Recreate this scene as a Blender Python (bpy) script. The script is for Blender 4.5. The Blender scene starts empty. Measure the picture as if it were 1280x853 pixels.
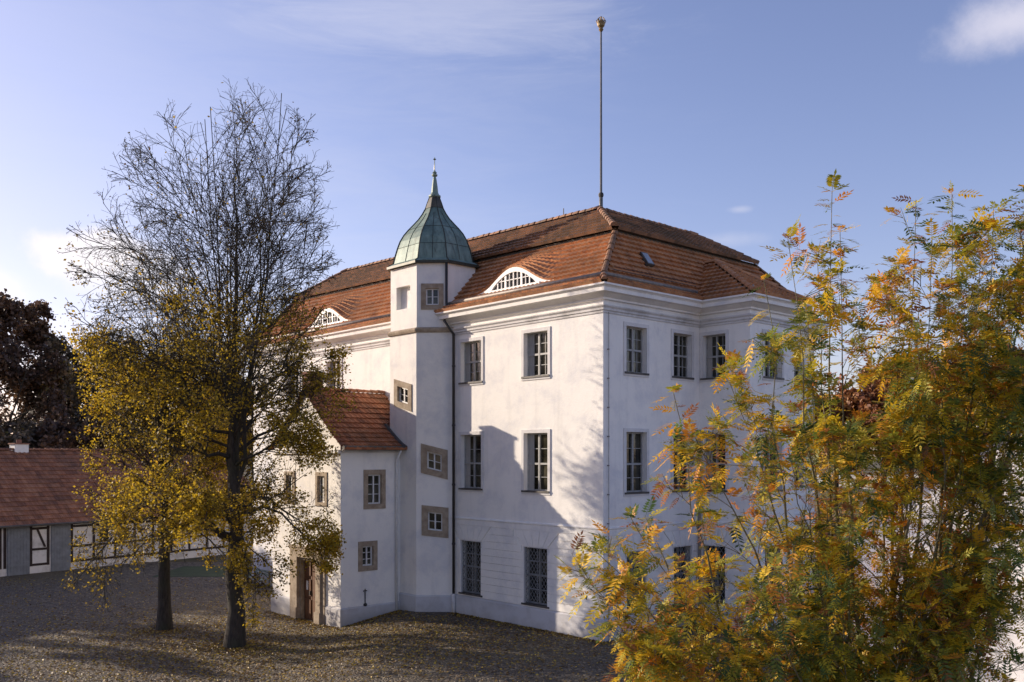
import bpy, math, random
import numpy as np
from mathutils import Vector, Matrix

# ------------------------------------------------------------------ camera, sky, sun, exposure
scene = bpy.context.scene
COL = scene.collection
F_PX = 1153.0; HORIZON = 572.0; CAM_H = 6.3
cam_d = bpy.data.cameras.new("camera"); cam = bpy.data.objects.new("camera", cam_d); COL.objects.link(cam)
cam_d.sensor_width = 36.0; cam_d.lens = 36.0 * F_PX / 1280.0
cam_d.shift_y = (HORIZON - 426.5) / 1280.0
cam_d.clip_start = 0.1; cam_d.clip_end = 6000.0
cam.location = (0, 0, CAM_H); cam.rotation_euler = (math.radians(90), 0, 0)
scene.camera = cam

SUN_DIR = Vector((-0.925, 0.379, 0)).normalized()
SUN_EL = math.radians(17.0)
SUN_AZ = math.atan2(SUN_DIR.x, SUN_DIR.y)
sd = Vector((SUN_DIR.x * math.cos(SUN_EL), SUN_DIR.y * math.cos(SUN_EL), math.sin(SUN_EL)))
sl = bpy.data.lights.new("sun", 'SUN'); sl.energy = 5.0; sl.angle = math.radians(0.5); sl.color = (1.0, 0.85, 0.68)
so = bpy.data.objects.new("sun", sl); COL.objects.link(so)
so.rotation_euler = sd.to_track_quat('Z', 'Y').to_euler(); so.location = (-40, 20, 40)

world = bpy.data.worlds.new("World"); scene.world = world; world.use_nodes = True
wn = world.node_tree.nodes; wl = world.node_tree.links; wn.clear()
def wnode(t, **k):
    n = wn.new(t)
    for a, b in k.items(): setattr(n, a, b)
    return n
wout = wnode('ShaderNodeOutputWorld'); wbg = wnode('ShaderNodeBackground')
sky = wnode('ShaderNodeTexSky', sky_type='NISHITA'); sky.sun_disc = False
sky.sun_elevation = SUN_EL; sky.sun_rotation = SUN_AZ % (2 * math.pi)
sky.altitude = 60; sky.air_density = 1.0; sky.dust_density = 0.8; sky.ozone_density = 2.0
wbg.inputs['Strength'].default_value = 0.13
tint = wnode('ShaderNodeMix', data_type='RGBA', blend_type='MULTIPLY'); tint.inputs[0].default_value = 1.0
wl.new(sky.outputs[0], tint.inputs[6]); tint.inputs[7].default_value = (1.25, 1.01, 1.15, 1)
tc = wnode('ShaderNodeTexCoord')
cur = tint.outputs[2]
noise = wnode('ShaderNodeTexNoise'); noise.inputs['Scale'].default_value = 13.0; noise.inputs['Detail'].default_value = 8; noise.inputs['Roughness'].default_value = 0.62
wl.new(tc.outputs['Generated'], noise.inputs['Vector'])
wmap = wnode('ShaderNodeMapping'); wmap.inputs['Scale'].default_value = (2.2, 2.0, 13.0); wmap.inputs['Rotation'].default_value = (0, math.radians(14), 0)
wl.new(tc.outputs['Generated'], wmap.inputs[0])
wisp = wnode('ShaderNodeTexNoise'); wisp.inputs['Scale'].default_value = 2.4; wisp.inputs['Detail'].default_value = 9; wisp.inputs['Roughness'].default_value = 0.68; wisp.inputs['Distortion'].default_value = 0.5
wl.new(wmap.outputs[0], wisp.inputs['Vector'])
def cloud(cur, px_, py_, rx, rz, soft, amt, colr, nz, namt):
    """a cloud at a fixed direction of the sky dome"""
    d = Vector(((px_ - 640) / F_PX, 1.0, (HORIZON - py_) / F_PX)).normalized()
    sub = wnode('ShaderNodeVectorMath', operation='SUBTRACT'); wl.new(tc.outputs['Generated'], sub.inputs[0]); sub.inputs[1].default_value = d
    mul = wnode('ShaderNodeVectorMath', operation='MULTIPLY'); wl.new(sub.outputs[0], mul.inputs[0]); mul.inputs[1].default_value = (1 / rx, 1 / rx, 1 / rz)
    ln = wnode('ShaderNodeVectorMath', operation='LENGTH'); wl.new(mul.outputs[0], ln.inputs[0])
    m1 = wnode('ShaderNodeMath', operation='MULTIPLY_ADD'); wl.new(nz.outputs[0], m1.inputs[0]); m1.inputs[1].default_value = namt; m1.inputs[2].default_value = -0.5 * namt
    ad = wnode('ShaderNodeMath', operation='ADD'); wl.new(ln.outputs['Value'], ad.inputs[0]); wl.new(m1.outputs[0], ad.inputs[1])
    mr = wnode('ShaderNodeMapRange', interpolation_type='SMOOTHSTEP'); wl.new(ad.outputs[0], mr.inputs[0])
    mr.inputs[1].default_value = 1.0 + soft; mr.inputs[2].default_value = 1.0 - soft; mr.inputs[3].default_value = 0; mr.inputs[4].default_value = amt
    mx = wnode('ShaderNodeMix', data_type='RGBA'); wl.new(mr.outputs[0], mx.inputs[0]); wl.new(cur, mx.inputs[6]); mx.inputs[7].default_value = (*colr, 1)
    return mx.outputs[2]
cur = cloud(cur, 20, 150, 0.34, 0.20, 0.95, 0.20, (4.6, 4.6, 5.2), wisp, 2.4)
cur = cloud(cur, 40, 450, 0.34, 0.14, 0.95, 0.22, (4.8, 4.8, 5.3), wisp, 0.8)
cur = cloud(cur, 560, 8, 0.12, 0.03, 0.9, 0.25, (5.5, 5.4, 6.0), wisp, 3.0)
cur = cloud(cur, 1262, 28, 0.042, 0.021, 0.7, 0.62, (5.6, 5.3, 5.8), noise, 2.0)
cur = cloud(cur, 112, 318, 0.045, 0.022, 0.4, 0.9, (6.4, 6.0, 6.2), noise, 2.2)
cur = cloud(cur, 160, 345, 0.055, 0.026, 0.5, 0.7, (6.2, 5.9, 6.1), noise, 2.2)
cur = cloud(cur, -12, 368, 0.030, 0.020, 0.45, 0.75, (6.4, 6.1, 6.2), noise, 2.0)
cur = cloud(cur, 905, 300, 0.030, 0.006, 0.95, 0.22, (5.0, 4.9, 5.4), noise, 3.0)
cur = cloud(cur, 926, 262, 0.010, 0.003, 0.9, 0.3, (5.0, 4.9, 5.4), noise, 3.0)
wl.new(cur, wbg.inputs[0]); wl.new(wbg.outputs[0], wout.inputs[0])

vs = scene.view_settings
vs.view_transform = 'Standard'; vs.look = 'None'; vs.gamma = 1.0; vs.use_curve_mapping = False; vs.exposure = 0.42
scene.cycles.max_bounces = 6; scene.cycles.diffuse_bounces = 3; scene.cycles.transparent_max_bounces = 8

# ------------------------------------------------------------------ materials
def material(name):
    m = bpy.data.materials.new(name); m.use_nodes = True
    nt = m.node_tree; b = nt.nodes['Principled BSDF']
    return m, nt, b
def N(nt, t, **k):
    n = nt.nodes.new(t)
    for a, v in k.items(): setattr(n, a, v)
    return n
def ramp(nt, src, stops):
    r = N(nt, 'ShaderNodeValToRGB'); nt.links.new(src, r.inputs[0])
    el = r.color_ramp.elements
    while len(el) < len(stops): el.new(0.5)
    for e, (p, c) in zip(el, stops): e.position = p; e.color = (*c, 1)
    return r.outputs[0]
def noise_of(nt, scale, detail=4, rough=0.5, coord='Object', vec=None, mscale=None):
    n = N(nt, 'ShaderNodeTexNoise'); n.inputs['Scale'].default_value = scale; n.inputs['Detail'].default_value = detail; n.inputs['Roughness'].default_value = rough
    if vec is None:
        t = N(nt, 'ShaderNodeTexCoord'); vec = t.outputs[coord]
    if mscale:
        mp = N(nt, 'ShaderNodeMapping'); mp.inputs['Scale'].default_value = mscale; nt.links.new(vec, mp.inputs[0]); vec = mp.outputs[0]
    nt.links.new(vec, n.inputs['Vector'])
    return n.outputs[0]
def mixc(nt, a, b, fac, blend='MIX'):
    m = N(nt, 'ShaderNodeMix', data_type='RGBA', blend_type=blend)
    if isinstance(fac, float): m.inputs[0].default_value = fac
    else: nt.links.new(fac, m.inputs[0])
    for s, i in ((a, 6), (b, 7)):
        if isinstance(s, tuple): m.inputs[i].default_value = (*s, 1)
        else: nt.links.new(s, m.inputs[i])
    return m.outputs[2]
def bump(nt, b, h, strength=0.3, dist=0.02):
    n = N(nt, 'ShaderNodeBump'); n.inputs['Strength'].default_value = strength; n.inputs['Distance'].default_value = dist
    nt.links.new(h, n.inputs['Height']); nt.links.new(n.outputs[0], b.inputs['Normal'])
def maprange(nt, src, a, b_, c, d):
    m = N(nt, 'ShaderNodeMapRange'); nt.links.new(src, m.inputs[0])
    for i, v in enumerate((a, b_, c, d)): m.inputs[i + 1].default_value = v
    return m.outputs[0]

def plain(name, c1, c2, scale=3.0, rough=0.8, bumpd=0.0, metal=0.0, mscale=None, detail=5):
    m, nt, b = material(name)
    n = noise_of(nt, scale, detail, 0.6, mscale=mscale)
    nt.links.new(ramp(nt, n, [(0.3, c1), (0.7, c2)]), b.inputs['Base Color'])
    b.inputs['Roughness'].default_value = rough; b.inputs['Metallic'].default_value = metal
    if bumpd:
        n2 = noise_of(nt, scale * 8, 5, 0.6, mscale=mscale); bump(nt, b, n2, 0.5, bumpd)
    return m
def stucco(name, base=(0.87, 0.84, 0.785), dirt=(0.74, 0.725, 0.71), low=0.0):
    m, nt, b = material(name)
    n = noise_of(nt, 0.9, 8, 0.68); c = ramp(nt, n, [(0.36, dirt), (0.52, base), (0.75, tuple(min(1, v * 1.03) for v in base))])
    st = noise_of(nt, 1.0, 6, 0.6, mscale=(2.6, 2.6, 0.22)); s2 = maprange(nt, st, 0.54, 0.80, 0.0, 0.30)
    c = mixc(nt, c, (0.50, 0.48, 0.45), s2)
    sp = noise_of(nt, 7, 4, 0.7); c = mixc(nt, c, (0.45, 0.43, 0.40), maprange(nt, sp, 0.70, 0.78, 0.0, 0.30))
    if low:
        t = N(nt, 'ShaderNodeTexCoord'); s = N(nt, 'ShaderNodeSeparateXYZ'); nt.links.new(t.outputs['Object'], s.inputs[0])
        nn = noise_of(nt, 3, 5, 0.7); a = N(nt, 'ShaderNodeMath', operation='MULTIPLY_ADD'); nt.links.new(nn, a.inputs[0]); a.inputs[1].default_value = -0.9; nt.links.new(s.outputs[2], a.inputs[2])
        c = mixc(nt, c, (0.36, 0.33, 0.29), maprange(nt, a.outputs[0], -0.75, -0.1, 0.7, 0.0))
    cr = noise_of(nt, 2.2, 10, 0.8); c = mixc(nt, c, (0.40, 0.37, 0.34), maprange(nt, cr, 0.655, 0.69, 0.0, 0.35))
    nt.links.new(c, b.inputs['Base Color']); b.inputs['Roughness'].default_value = 0.92
    h = noise_of(nt, 5, 8, 0.72); bump(nt, b, h, 0.45, 0.03)
    return m
def tile_mat(name, cols, moss, mossamt):
    m, nt, b = material(name)
    at = N(nt, 'ShaderNodeAttribute'); at.attribute_name = 'rnd'
    c = ramp(nt, at.outputs['Fac'], cols)
    n = noise_of(nt, 0.55, 7, 0.7); f = maprange(nt, n, 0.42, 0.66, 0.0, mossamt)
    c = mixc(nt, c, moss, f)
    n2 = noise_of(nt, 9, 4, 0.6); c = mixc(nt, c, (0.07, 0.05, 0.035), maprange(nt, n2, 0.55, 0.8, 0.0, 0.4))
    nt.links.new(c, b.inputs['Base Color']); b.inputs['Roughness'].default_value = 0.8
    bump(nt, b, noise_of(nt, 30, 3), 0.3, 0.01)
    return m
M = {}
M['wall'] = stucco('white_stucco')
M['wall_low'] = stucco('white_stucco_low', low=1.0)
M['plinth'] = stucco('grey_plinth', (0.56, 0.555, 0.57), (0.47, 0.46, 0.47), low=1.0)
M['trim'] = stucco('moulding_stucco', (0.66, 0.64, 0.62), (0.42, 0.40, 0.38))
M['surround'] = stucco('window_surround_stucco', (0.70, 0.68, 0.66), (0.60, 0.58, 0.56))
M['stone'] = plain('sandstone', (0.24, 0.18, 0.125), (0.44, 0.36, 0.265), 4.0, 0.9, 0.012)
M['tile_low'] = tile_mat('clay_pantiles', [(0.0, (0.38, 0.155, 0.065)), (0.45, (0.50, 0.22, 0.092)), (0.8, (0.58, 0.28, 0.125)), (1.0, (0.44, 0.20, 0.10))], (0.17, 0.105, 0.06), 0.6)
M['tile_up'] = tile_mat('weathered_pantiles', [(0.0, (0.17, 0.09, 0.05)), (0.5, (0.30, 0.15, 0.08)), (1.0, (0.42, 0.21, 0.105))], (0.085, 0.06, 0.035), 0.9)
M['tile_range'] = tile_mat('dull_red_tiles', [(0.0, (0.17, 0.068, 0.035)), (0.5, (0.30, 0.125, 0.062)), (1.0, (0.40, 0.19, 0.10))], (0.08, 0.05, 0.035), 0.6)
M['lead'] = plain('grey_lead', (0.05, 0.045, 0.04), (0.12, 0.11, 0.10), 4, 0.6, 0, 0.2)
M['gutter'] = plain('gutter_zinc', (0.20, 0.17, 0.15), (0.32, 0.29, 0.26), 6, 0.6, 0, 0.3)
M['dark_pipe'] = plain('dark_copper_pipe', (0.02, 0.02, 0.02), (0.045, 0.038, 0.033), 5, 0.5)
M['white_paint'] = plain('white_paint', (0.66, 0.66, 0.64), (0.78, 0.77, 0.75), 6, 0.5)
M['grey_paint'] = plain('grey_frame_paint', (0.27, 0.27, 0.26), (0.40, 0.40, 0.385), 6, 0.55)
M['iron'] = plain('wrought_iron', (0.02, 0.02, 0.022), (0.05, 0.045, 0.04), 8, 0.6)
M['grille'] = plain('grey_iron_grille', (0.19, 0.19, 0.19), (0.28, 0.28, 0.28), 8, 0.6)
M['dark'] = plain('dark_void', (0.012, 0.012, 0.012), (0.02, 0.018, 0.016), 3, 0.9)
M['curtain'] = plain('pale_curtain', (0.30, 0.29, 0.27), (0.42, 0.40, 0.37), 3, 0.9, mscale=(14, 14, 0.5))
m, nt, b = material('window_glass')
nt.links.new(ramp(nt, noise_of(nt, 1.2, 3, 0.5), [(0.35, (0.006, 0.007, 0.007)), (0.55, (0.04, 0.038, 0.026)), (0.75, (0.11, 0.10, 0.07))]), b.inputs['Base Color'])  # brown-green mottling in the base colour stands in for reflections
b.inputs['Roughness'].default_value = 0.07; b.inputs['IOR'].default_value = 1.52
bump(nt, b, noise_of(nt, 2.5, 2), 0.25, 0.02); M['glass'] = m
# copper dome
m, nt, b = material('verdigris_copper')
n = noise_of(nt, 1.4, 8, 0.7, mscale=(1, 1, 0.5)); c = ramp(nt, n, [(0.28, (0.075, 0.12, 0.10)), (0.5, (0.155, 0.225, 0.185)), (0.72, (0.28, 0.355, 0.29))])
n2 = noise_of(nt, 1.2, 7, 0.65, mscale=(5, 5, 0.35)); c = mixc(nt, c, (0.04, 0.035, 0.025), maprange(nt, n2, 0.50, 0.72, 0.0, 0.65))
nt.links.new(c, b.inputs['Base Color']); b.inputs['Roughness'].default_value = 0.55; b.inputs['Metallic'].default_value = 0.15
bump(nt, b, noise_of(nt, 4, 4), 0.3, 0.02); M['copper'] = m
M['copper_dark'] = plain('dark_copper', (0.025, 0.03, 0.022), (0.07, 0.065, 0.045), 5, 0.5, 0, 0.3)
M['gilt'] = plain('worn_gilding', (0.75, 0.72, 0.62), (0.85, 0.82, 0.74), 9, 0.5, 0, 0.0)
# oak door
m, nt, b = material('oak_door')
n = noise_of(nt, 3, 6, 0.6, mscale=(9, 9, 0.7)); c = ramp(nt, n, [(0.3, (0.045, 0.018, 0.008)), (0.55, (0.14, 0.058, 0.022)), (0.8, (0.24, 0.105, 0.04))])
nt.links.new(c, b.inputs['Base Color']); b.inputs['Roughness'].default_value = 0.5; M['oak'] = m
M['timber'] = plain('dark_timber', (0.014, 0.009, 0.008), (0.045, 0.028, 0.022), 5, 0.85, 0.006, mscale=(1, 1, 1))
M['infill'] = stucco('limewashed_infill', (0.66, 0.63, 0.60), (0.45, 0.42, 0.39))
M['greydoor'] = plain('grey_painted_boards', (0.13, 0.14, 0.155), (0.20, 0.215, 0.235), 3, 0.7)
M['brick'] = plain('old_brick', (0.20, 0.08, 0.05), (0.30, 0.16, 0.11), 6, 0.9)
M['bench'] = plain('weathered_green_bench', (0.14, 0.18, 0.15), (0.24, 0.28, 0.24), 6, 0.7)
# bark
def bark(name, c1, c2, c3):
    m, nt, b = material(name)
    n = noise_of(nt, 6, 8, 0.7, mscale=(2.5, 2.5, 0.5)); c = ramp(nt, n, [(0.3, c1), (0.6, c2)])
    c = mixc(nt, c, c3, maprange(nt, noise_of(nt, 1.3, 5), 0.48, 0.7, 0.0, 0.6))
    nt.links.new(c, b.inputs['Base Color']); b.inputs['Roughness'].default_value = 0.95; bump(nt, b, n, 0.9, 0.06)
    return m
M['bark'] = bark('linden_bark', (0.018, 0.014, 0.011), (0.065, 0.052, 0.040), (0.045, 0.050, 0.022))
M['bark_rowan'] = bark('rowan_bark', (0.11, 0.095, 0.055), (0.26, 0.225, 0.135), (0.16, 0.17, 0.07))
def leafmat(name, stops, transl=0.45):
    m = bpy.data.materials.new(name); m.use_nodes = True; nt = m.node_tree; nt.nodes.clear()
    at = N(nt, 'ShaderNodeAttribute'); at.attribute_name = 'rnd'
    c = ramp(nt, at.outputs['Fac'], stops)
    d = N(nt, 'ShaderNodeBsdfPrincipled'); nt.links.new(c, d.inputs['Base Color']); d.inputs['Roughness'].default_value = 0.55
    t = N(nt, 'ShaderNodeBsdfTranslucent'); nt.links.new(c, t.inputs['Color'])
    mx = N(nt, 'ShaderNodeMixShader'); mx.inputs[0].default_value = transl
    nt.links.new(d.outputs[0], mx.inputs[1]); nt.links.new(t.outputs[0], mx.inputs[2])
    o = N(nt, 'ShaderNodeOutputMaterial'); nt.links.new(mx.outputs[0], o.inputs[0])
    return m
M['linden_leaf'] = leafmat('linden_leaves', [(0.0, (0.08, 0.045, 0.016)), (0.25, (0.17, 0.13, 0.022)), (0.5, (0.34, 0.235, 0.020)), (0.8, (0.60, 0.42, 0.025)), (1.0, (0.50, 0.28, 0.025))], 0.55)
M['rowan_leaf'] = leafmat('rowan_leaves', [(0.0, (0.06, 0.11, 0.035)), (0.20, (0.13, 0.19, 0.045)), (0.42, (0.38, 0.35, 0.035)), (0.62, (0.78, 0.54, 0.026)), (0.80, (0.74, 0.34, 0.025)), (0.91, (0.50, 0.16, 0.028)), (1.0, (0.28, 0.13, 0.06))], 0.4)
M['beech_leaf'] = leafmat('dark_beech_leaves', [(0.0, (0.05, 0.030, 0.02)), (0.6, (0.13, 0.072, 0.042)), (1.0, (0.22, 0.125, 0.06))], 0.2)
M['brown_leaf'] = leafmat('brown_oak_leaves', [(0.0, (0.05, 0.04, 0.028)), (0.5, (0.14, 0.105, 0.065)), (0.9, (0.24, 0.165, 0.09)), (1.0, (0.36, 0.25, 0.06))], 0.2)
M['russet_leaf'] = leafmat('russet_leaves', [(0.0, (0.12, 0.045, 0.02)), (0.5, (0.27, 0.10, 0.035)), (1.0, (0.36, 0.19, 0.06))], 0.3)
M['fallen_leaf'] = leafmat('fallen_leaf_litter', [(0.0, (0.10, 0.05, 0.02)), (0.5, (0.22, 0.13, 0.035)), (0.85, (0.46, 0.30, 0.03)), (1.0, (0.50, 0.38, 0.06))], 0.15)
# cobbles
m, nt, b = material('cobblestones')
t = N(nt, 'ShaderNodeTexCoord'); vec = t.outputs['Object']
v = N(nt, 'ShaderNodeTexVoronoi'); v.inputs['Scale'].default_value = 8.0; nt.links.new(vec, v.inputs['Vector'])
ve = N(nt, 'ShaderNodeTexVoronoi', feature='DISTANCE_TO_EDGE'); ve.inputs['Scale'].default_value = 8.0; nt.links.new(vec, ve.inputs['Vector'])
sepc = N(nt, 'ShaderNodeSeparateColor'); nt.links.new(v.outputs['Color'], sepc.inputs[0])
c = ramp(nt, sepc.outputs[0], [(0.0, (0.08, 0.06, 0.042)), (0.5, (0.15, 0.118, 0.082)), (0.85, (0.23, 0.185, 0.125)), (1.0, (0.36, 0.28, 0.16))])
c = mixc(nt, (0.05, 0.042, 0.028), c, maprange(nt, ve.outputs['Distance'], 0.02, 0.13, 0.0, 1.0))
big = noise_of(nt, 0.16, 6, 0.6); c = mixc(nt, c, (0.16, 0.125, 0.06), maprange(nt, big, 0.45, 0.68, 0.0, 0.55))
nt.links.new(c, b.inputs['Base Color']); b.inputs['Roughness'].default_value = 0.75
bump(nt, b, maprange(nt, ve.outputs['Distance'], 0.0, 0.25, 0.0, 1.0), 1.0, 0.05); M['cobble'] = m
M['earth'] = plain('park_ground', (0.045, 0.045, 0.02), (0.12, 0.09, 0.04), 0.3, 0.95, 0.05)
M['lawn'] = plain('lawn', (0.03, 0.04, 0.014), (0.055, 0.075, 0.025), 1.2, 0.95, 0.05)
M['reed'] = plain('dry_reeds', (0.30, 0.19, 0.11), (0.42, 0.29, 0.17), 1.0, 0.9, 0.05)
M['water'] = plain('lake_water', (0.02, 0.025, 0.04), (0.03, 0.035, 0.05), 0.1, 0.12)
M['render2'] = stucco('outbuilding_render', (0.82, 0.80, 0.78), (0.72, 0.70, 0.68))

# ------------------------------------------------------------------ mesh helpers
class MB:
    def __init__(s): s.v = []; s.f = []; s.r = []; s.cur = 0.5
    def add(s, vs_, fs):
        o = len(s.v); s.v.extend(tuple(p) for p in vs_)
        for f in fs: s.f.append(tuple(i + o for i in f)); s.r.append(s.cur)
    def quad(s, a, b, c, d): s.add((a, b, c, d), ((0, 1, 2, 3),))
    def hexa(s, p):
        s.add(p, ((0, 3, 2, 1), (4, 5, 6, 7), (0, 1, 5, 4), (1, 2, 6, 5), (2, 3, 7, 6), (3, 0, 4, 7)))
    def box(s, x0, x1, y0, y1, z0, z1):
        s.hexa([(x0, y0, z0), (x1, y0, z0), (x1, y1, z0), (x0, y1, z0), (x0, y0, z1), (x1, y0, z1), (x1, y1, z1), (x0, y1, z1)])
    def tube(s, pts, rad, n=8, cap=True):
        pts = [Vector(p) for p in pts]
        if not isinstance(rad, (list, tuple)): rad = [rad] * len(pts)
        rings = []; prev = None
        for i, p in enumerate(pts):
            d = (pts[min(i + 1, len(pts) - 1)] - pts[max(i - 1, 0)]).normalized()
            if prev is None:
                a = Vector((0, 0, 1)) if abs(d.z) < 0.9 else Vector((1, 0, 0)); u = d.cross(a).normalized()
            else: u = (prev - d * prev.dot(d)).normalized()
            prev = u; w = d.cross(u)
            rings.append([p + (u * math.cos(2 * math.pi * k / n) + w * math.sin(2 * math.pi * k / n)) * rad[i] for k in range(n)])
        vs_ = [q for r in rings for q in r]; fs = []
        for i in range(len(pts) - 1):
            for k in range(n):
                fs.append((i * n + k, i * n + (k + 1) % n, (i + 1) * n + (k + 1) % n, (i + 1) * n + k))
        if cap: fs.append(tuple(range(n - 1, -1, -1))); fs.append(tuple(range((len(pts) - 1) * n, len(pts) * n)))
        s.add(vs_, fs)
    def lathe(s, c, prof, n=16):
        vs_ = []; fs = []
        for r, z in prof:
            for k in range(n):
                a = 2 * math.pi * k / n; vs_.append((c[0] + r * math.cos(a), c[1] + r * math.sin(a), c[2] + z))
        for i in range(len(prof) - 1):
            for k in range(n): fs.append((i * n + k, i * n + (k + 1) % n, (i + 1) * n + (k + 1) % n, (i + 1) * n + k))
        fs.append(tuple(range(n - 1, -1, -1))); fs.append(tuple(range((len(prof) - 1) * n, len(prof) * n)))
        s.add(vs_, fs)
    def build(s, name, mat, parent=None, smooth=False, attr=False):
        me = bpy.data.meshes.new(name); me.from_pydata(s.v, [], s.f); me.update()
        me.materials.append(mat)
        if attr:
            a = me.attributes.new('rnd', 'FLOAT', 'FACE'); a.data.foreach_set('value', np.array(s.r, dtype=np.float32))
        if smooth: me.polygons.foreach_set('use_smooth', [True] * len(me.polygons))
        o = bpy.data.objects.new(name, me); COL.objects.link(o)
        if parent: o.parent = parent
        return o
def npmesh(name, V, Fq, mat, parent=None, rnd=None, smooth=False):
    """quads from numpy arrays"""
    me = bpy.data.meshes.new(name); me.vertices.add(len(V)); me.vertices.foreach_set('co', np.asarray(V, dtype=np.float32).ravel())
    k = Fq.shape[1]
    me.loops.add(Fq.size); me.loops.foreach_set('vertex_index', Fq.astype(np.int32).ravel())
    me.polygons.add(len(Fq)); me.polygons.foreach_set('loop_start', np.arange(0, Fq.size, k, dtype=np.int32))
    me.polygons.foreach_set('loop_total', np.full(len(Fq), k, dtype=np.int32))
    if smooth: me.polygons.foreach_set('use_smooth', np.ones(len(Fq), dtype=bool))
    me.update(calc_edges=True); me.materials.append(mat)
    if rnd is not None:
        a = me.attributes.new('rnd', 'FLOAT', 'FACE'); a.data.foreach_set('value', np.asarray(rnd, dtype=np.float32))
    o = bpy.data.objects.new(name, me); COL.objects.link(o)
    if parent: o.parent = parent
    return o
def tag(o, label=None, cat=None, group=None, kind=None):
    if label: o['label'] = label
    if cat: o['category'] = cat
    if group: o['group'] = group
    if kind: o['kind'] = kind
    return o
def empty(name, loc=(0, 0, 0), rz=0):
    o = bpy.data.objects.new(name, None); COL.objects.link(o); o.location = loc; o.rotation_euler = (0, 0, rz); o.empty_display_size = 0.5
    return o
def at(px, py, Y):
    return Vector(((px - 640) / F_PX * Y, Y, CAM_H + (HORIZON - py) / F_PX * Y))
rng = random.Random(7)
nrg = np.random.default_rng(11)

# ------------------------------------------------------------------ ground
def sstep(a, b, x):
    t = max(0.0, min(1.0, (x - a) / (b - a))); return t * t * (3 - 2 * t)
def gz(x, y):
    z = -0.5 * sstep(-3.9, -7.6, x)
    return z
def ground_sheet(name, xs, ys, dz, mat):
    V = np.array([[x, y, gz(x, y) + dz] for y in ys for x in xs]); nx, ny = len(xs), len(ys)
    Fq = np.array([[j * nx + i, j * nx + i + 1, (j + 1) * nx + i + 1, (j + 1) * nx + i] for j in range(ny - 1) for i in range(nx - 1)])
    return tag(npmesh(name, V, Fq, mat, smooth=True), kind='structure')
xs_near = list(np.arange(-60, 40.1, 1.0))
ground_sheet('ground', [-3000, -800, -200, -100] + xs_near + [80, 160, 500, 3000], [-200, -40] + list(np.arange(-10, 90, 4.0)) + [110, 160, 300, 900, 4500], -0.06, M['earth'])
ground_sheet('courtyard', xs_near, list(np.arange(-8, 62, 2.0)), 0.0, M['cobble'])
# lawn patch beyond the courtyard trees and lake with reeds behind the palace
mb = MB(); mb.box(-20.5, -13.4, 52.5, 57.5, -0.56, -0.488); tag(mb.build('lawn', M['lawn']), kind='structure')
mb = MB(); mb.box(70, 400, 150, 330, -0.05, 0.02); tag(mb.build('lake', M['water']), kind='structure')

# ------------------------------------------------------------------ palace
TH = math.atan2(-1153.0, 1055.0)
P0 = Vector((114 / 1153 * 31.58, 31.58, 0))
palace = empty('palace', P0, TH)
tag(palace, 'white baroque hunting palace with orange tiled mansard roof and a stair tower', 'palace')
LX0 = -25.6; DEP = 14.0
plan = [(LX0, DEP), (LX0, 0), (0, 0), (0, 5.48), (2.24, 5.48), (2.24, 8.52), (0, 8.52), (0, DEP)]
def sweep(mb, path, prof, closed=True):
    """sweep a profile of (outward, z) along a plan path whose outside is on its right"""
    n = len(path); offs = []
    for i in range(n):
        p = Vector(path[i])
        a = Vector(path[i - 1]) if (closed or i > 0) else None
        c = Vector(path[(i + 1) % n]) if (closed or i < n - 1) else None
        d1 = (p - a).normalized() if a is not None else (c - p).normalized()
        d2 = (c - p).normalized() if c is not None else d1
        n1 = Vector((d1.y, -d1.x)); n2 = Vector((d2.y, -d2.x))
        m_ = (n1 + n2); m_ = m_ / (1 + n1.dot(n2))
        offs.append((p, m_))
    V = []; k = len(prof)
    for p, m_ in offs:
        for o, z in prof: V.append((p.x + m_.x * o, p.y + m_.y * o, z))
    F = []
    for i in range(n if closed else n - 1):
        j = (i + 1) % n
        for q in range(k - 1): F.append((i * k + q, j * k + q, j * k + q + 1, i * k + q + 1))
    if not closed:
        F.append(tuple(range(k))); F.append(tuple(range((n - 1) * k, n * k))[::-1])
    mb.add(V, F)

class Face:
    """a wall face: origin (x, y), unit direction u along the wall, outward normal n"""
    def __init__(s, o, u, n): s.o = Vector((*o, 0)); s.u = Vector((*u, 0)); s.n = Vector((*n, 0))
    def __call__(s, u, d, z): p = s.o + s.u * u + s.n * d; return (p.x, p.y, z)
def fbox(mb, F, u0, u1, d0, d1, z0, z1, k=0.0):
    """box on a wall face; k slants the top and bottom edges"""
    def P(u, d, z): return F(u, d, z + k * u)
    mb.hexa([P(u0, d0, z0), P(u1, d0, z0), P(u1, d1, z0), P(u0, d1, z0), P(u0, d0, z1), P(u1, d0, z1), P(u1, d1, z1), P(u0, d1, z1)])
def wall_panel(mb, F, u0, u1, z0, z1, holes, depth=0.3):
    """holes: (u0, u1, z0, z1)"""
    us = sorted({u0, u1, *[h[0] for h in holes], *[h[1] for h in holes]}); zs = sorted({z0, z1, *[h[2] for h in holes], *[h[3] for h in holes]})
    for a, b_ in zip(us, us[1:]):
        for c_, d_ in zip(zs, zs[1:]):
            cu, cz = (a + b_) / 2, (c_ + d_) / 2
            if any(h[0] < cu < h[1] and h[2] < cz < h[3] for h in holes): continue
            mb.quad(F(a, 0, c_), F(b_, 0, c_), F(b_, 0, d_), F(a, 0, d_))
    for h in holes:
        a, b_, c_, d_ = h
        mb.quad(F(a, 0, c_), F(b_, 0, c_), F(b_, -depth, c_), F(a, -depth, c_)); mb.quad(F(a, 0, d_), F(b_, 0, d_), F(b_, -depth, d_), F(a, -depth, d_))
        mb.quad(F(a, 0, c_), F(a, 0, d_), F(a, -depth, d_), F(a, -depth, c_)); mb.quad(F(b_, 0, c_), F(b_, 0, d_), F(b_, -depth, d_), F(b_, -depth, c_))

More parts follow.
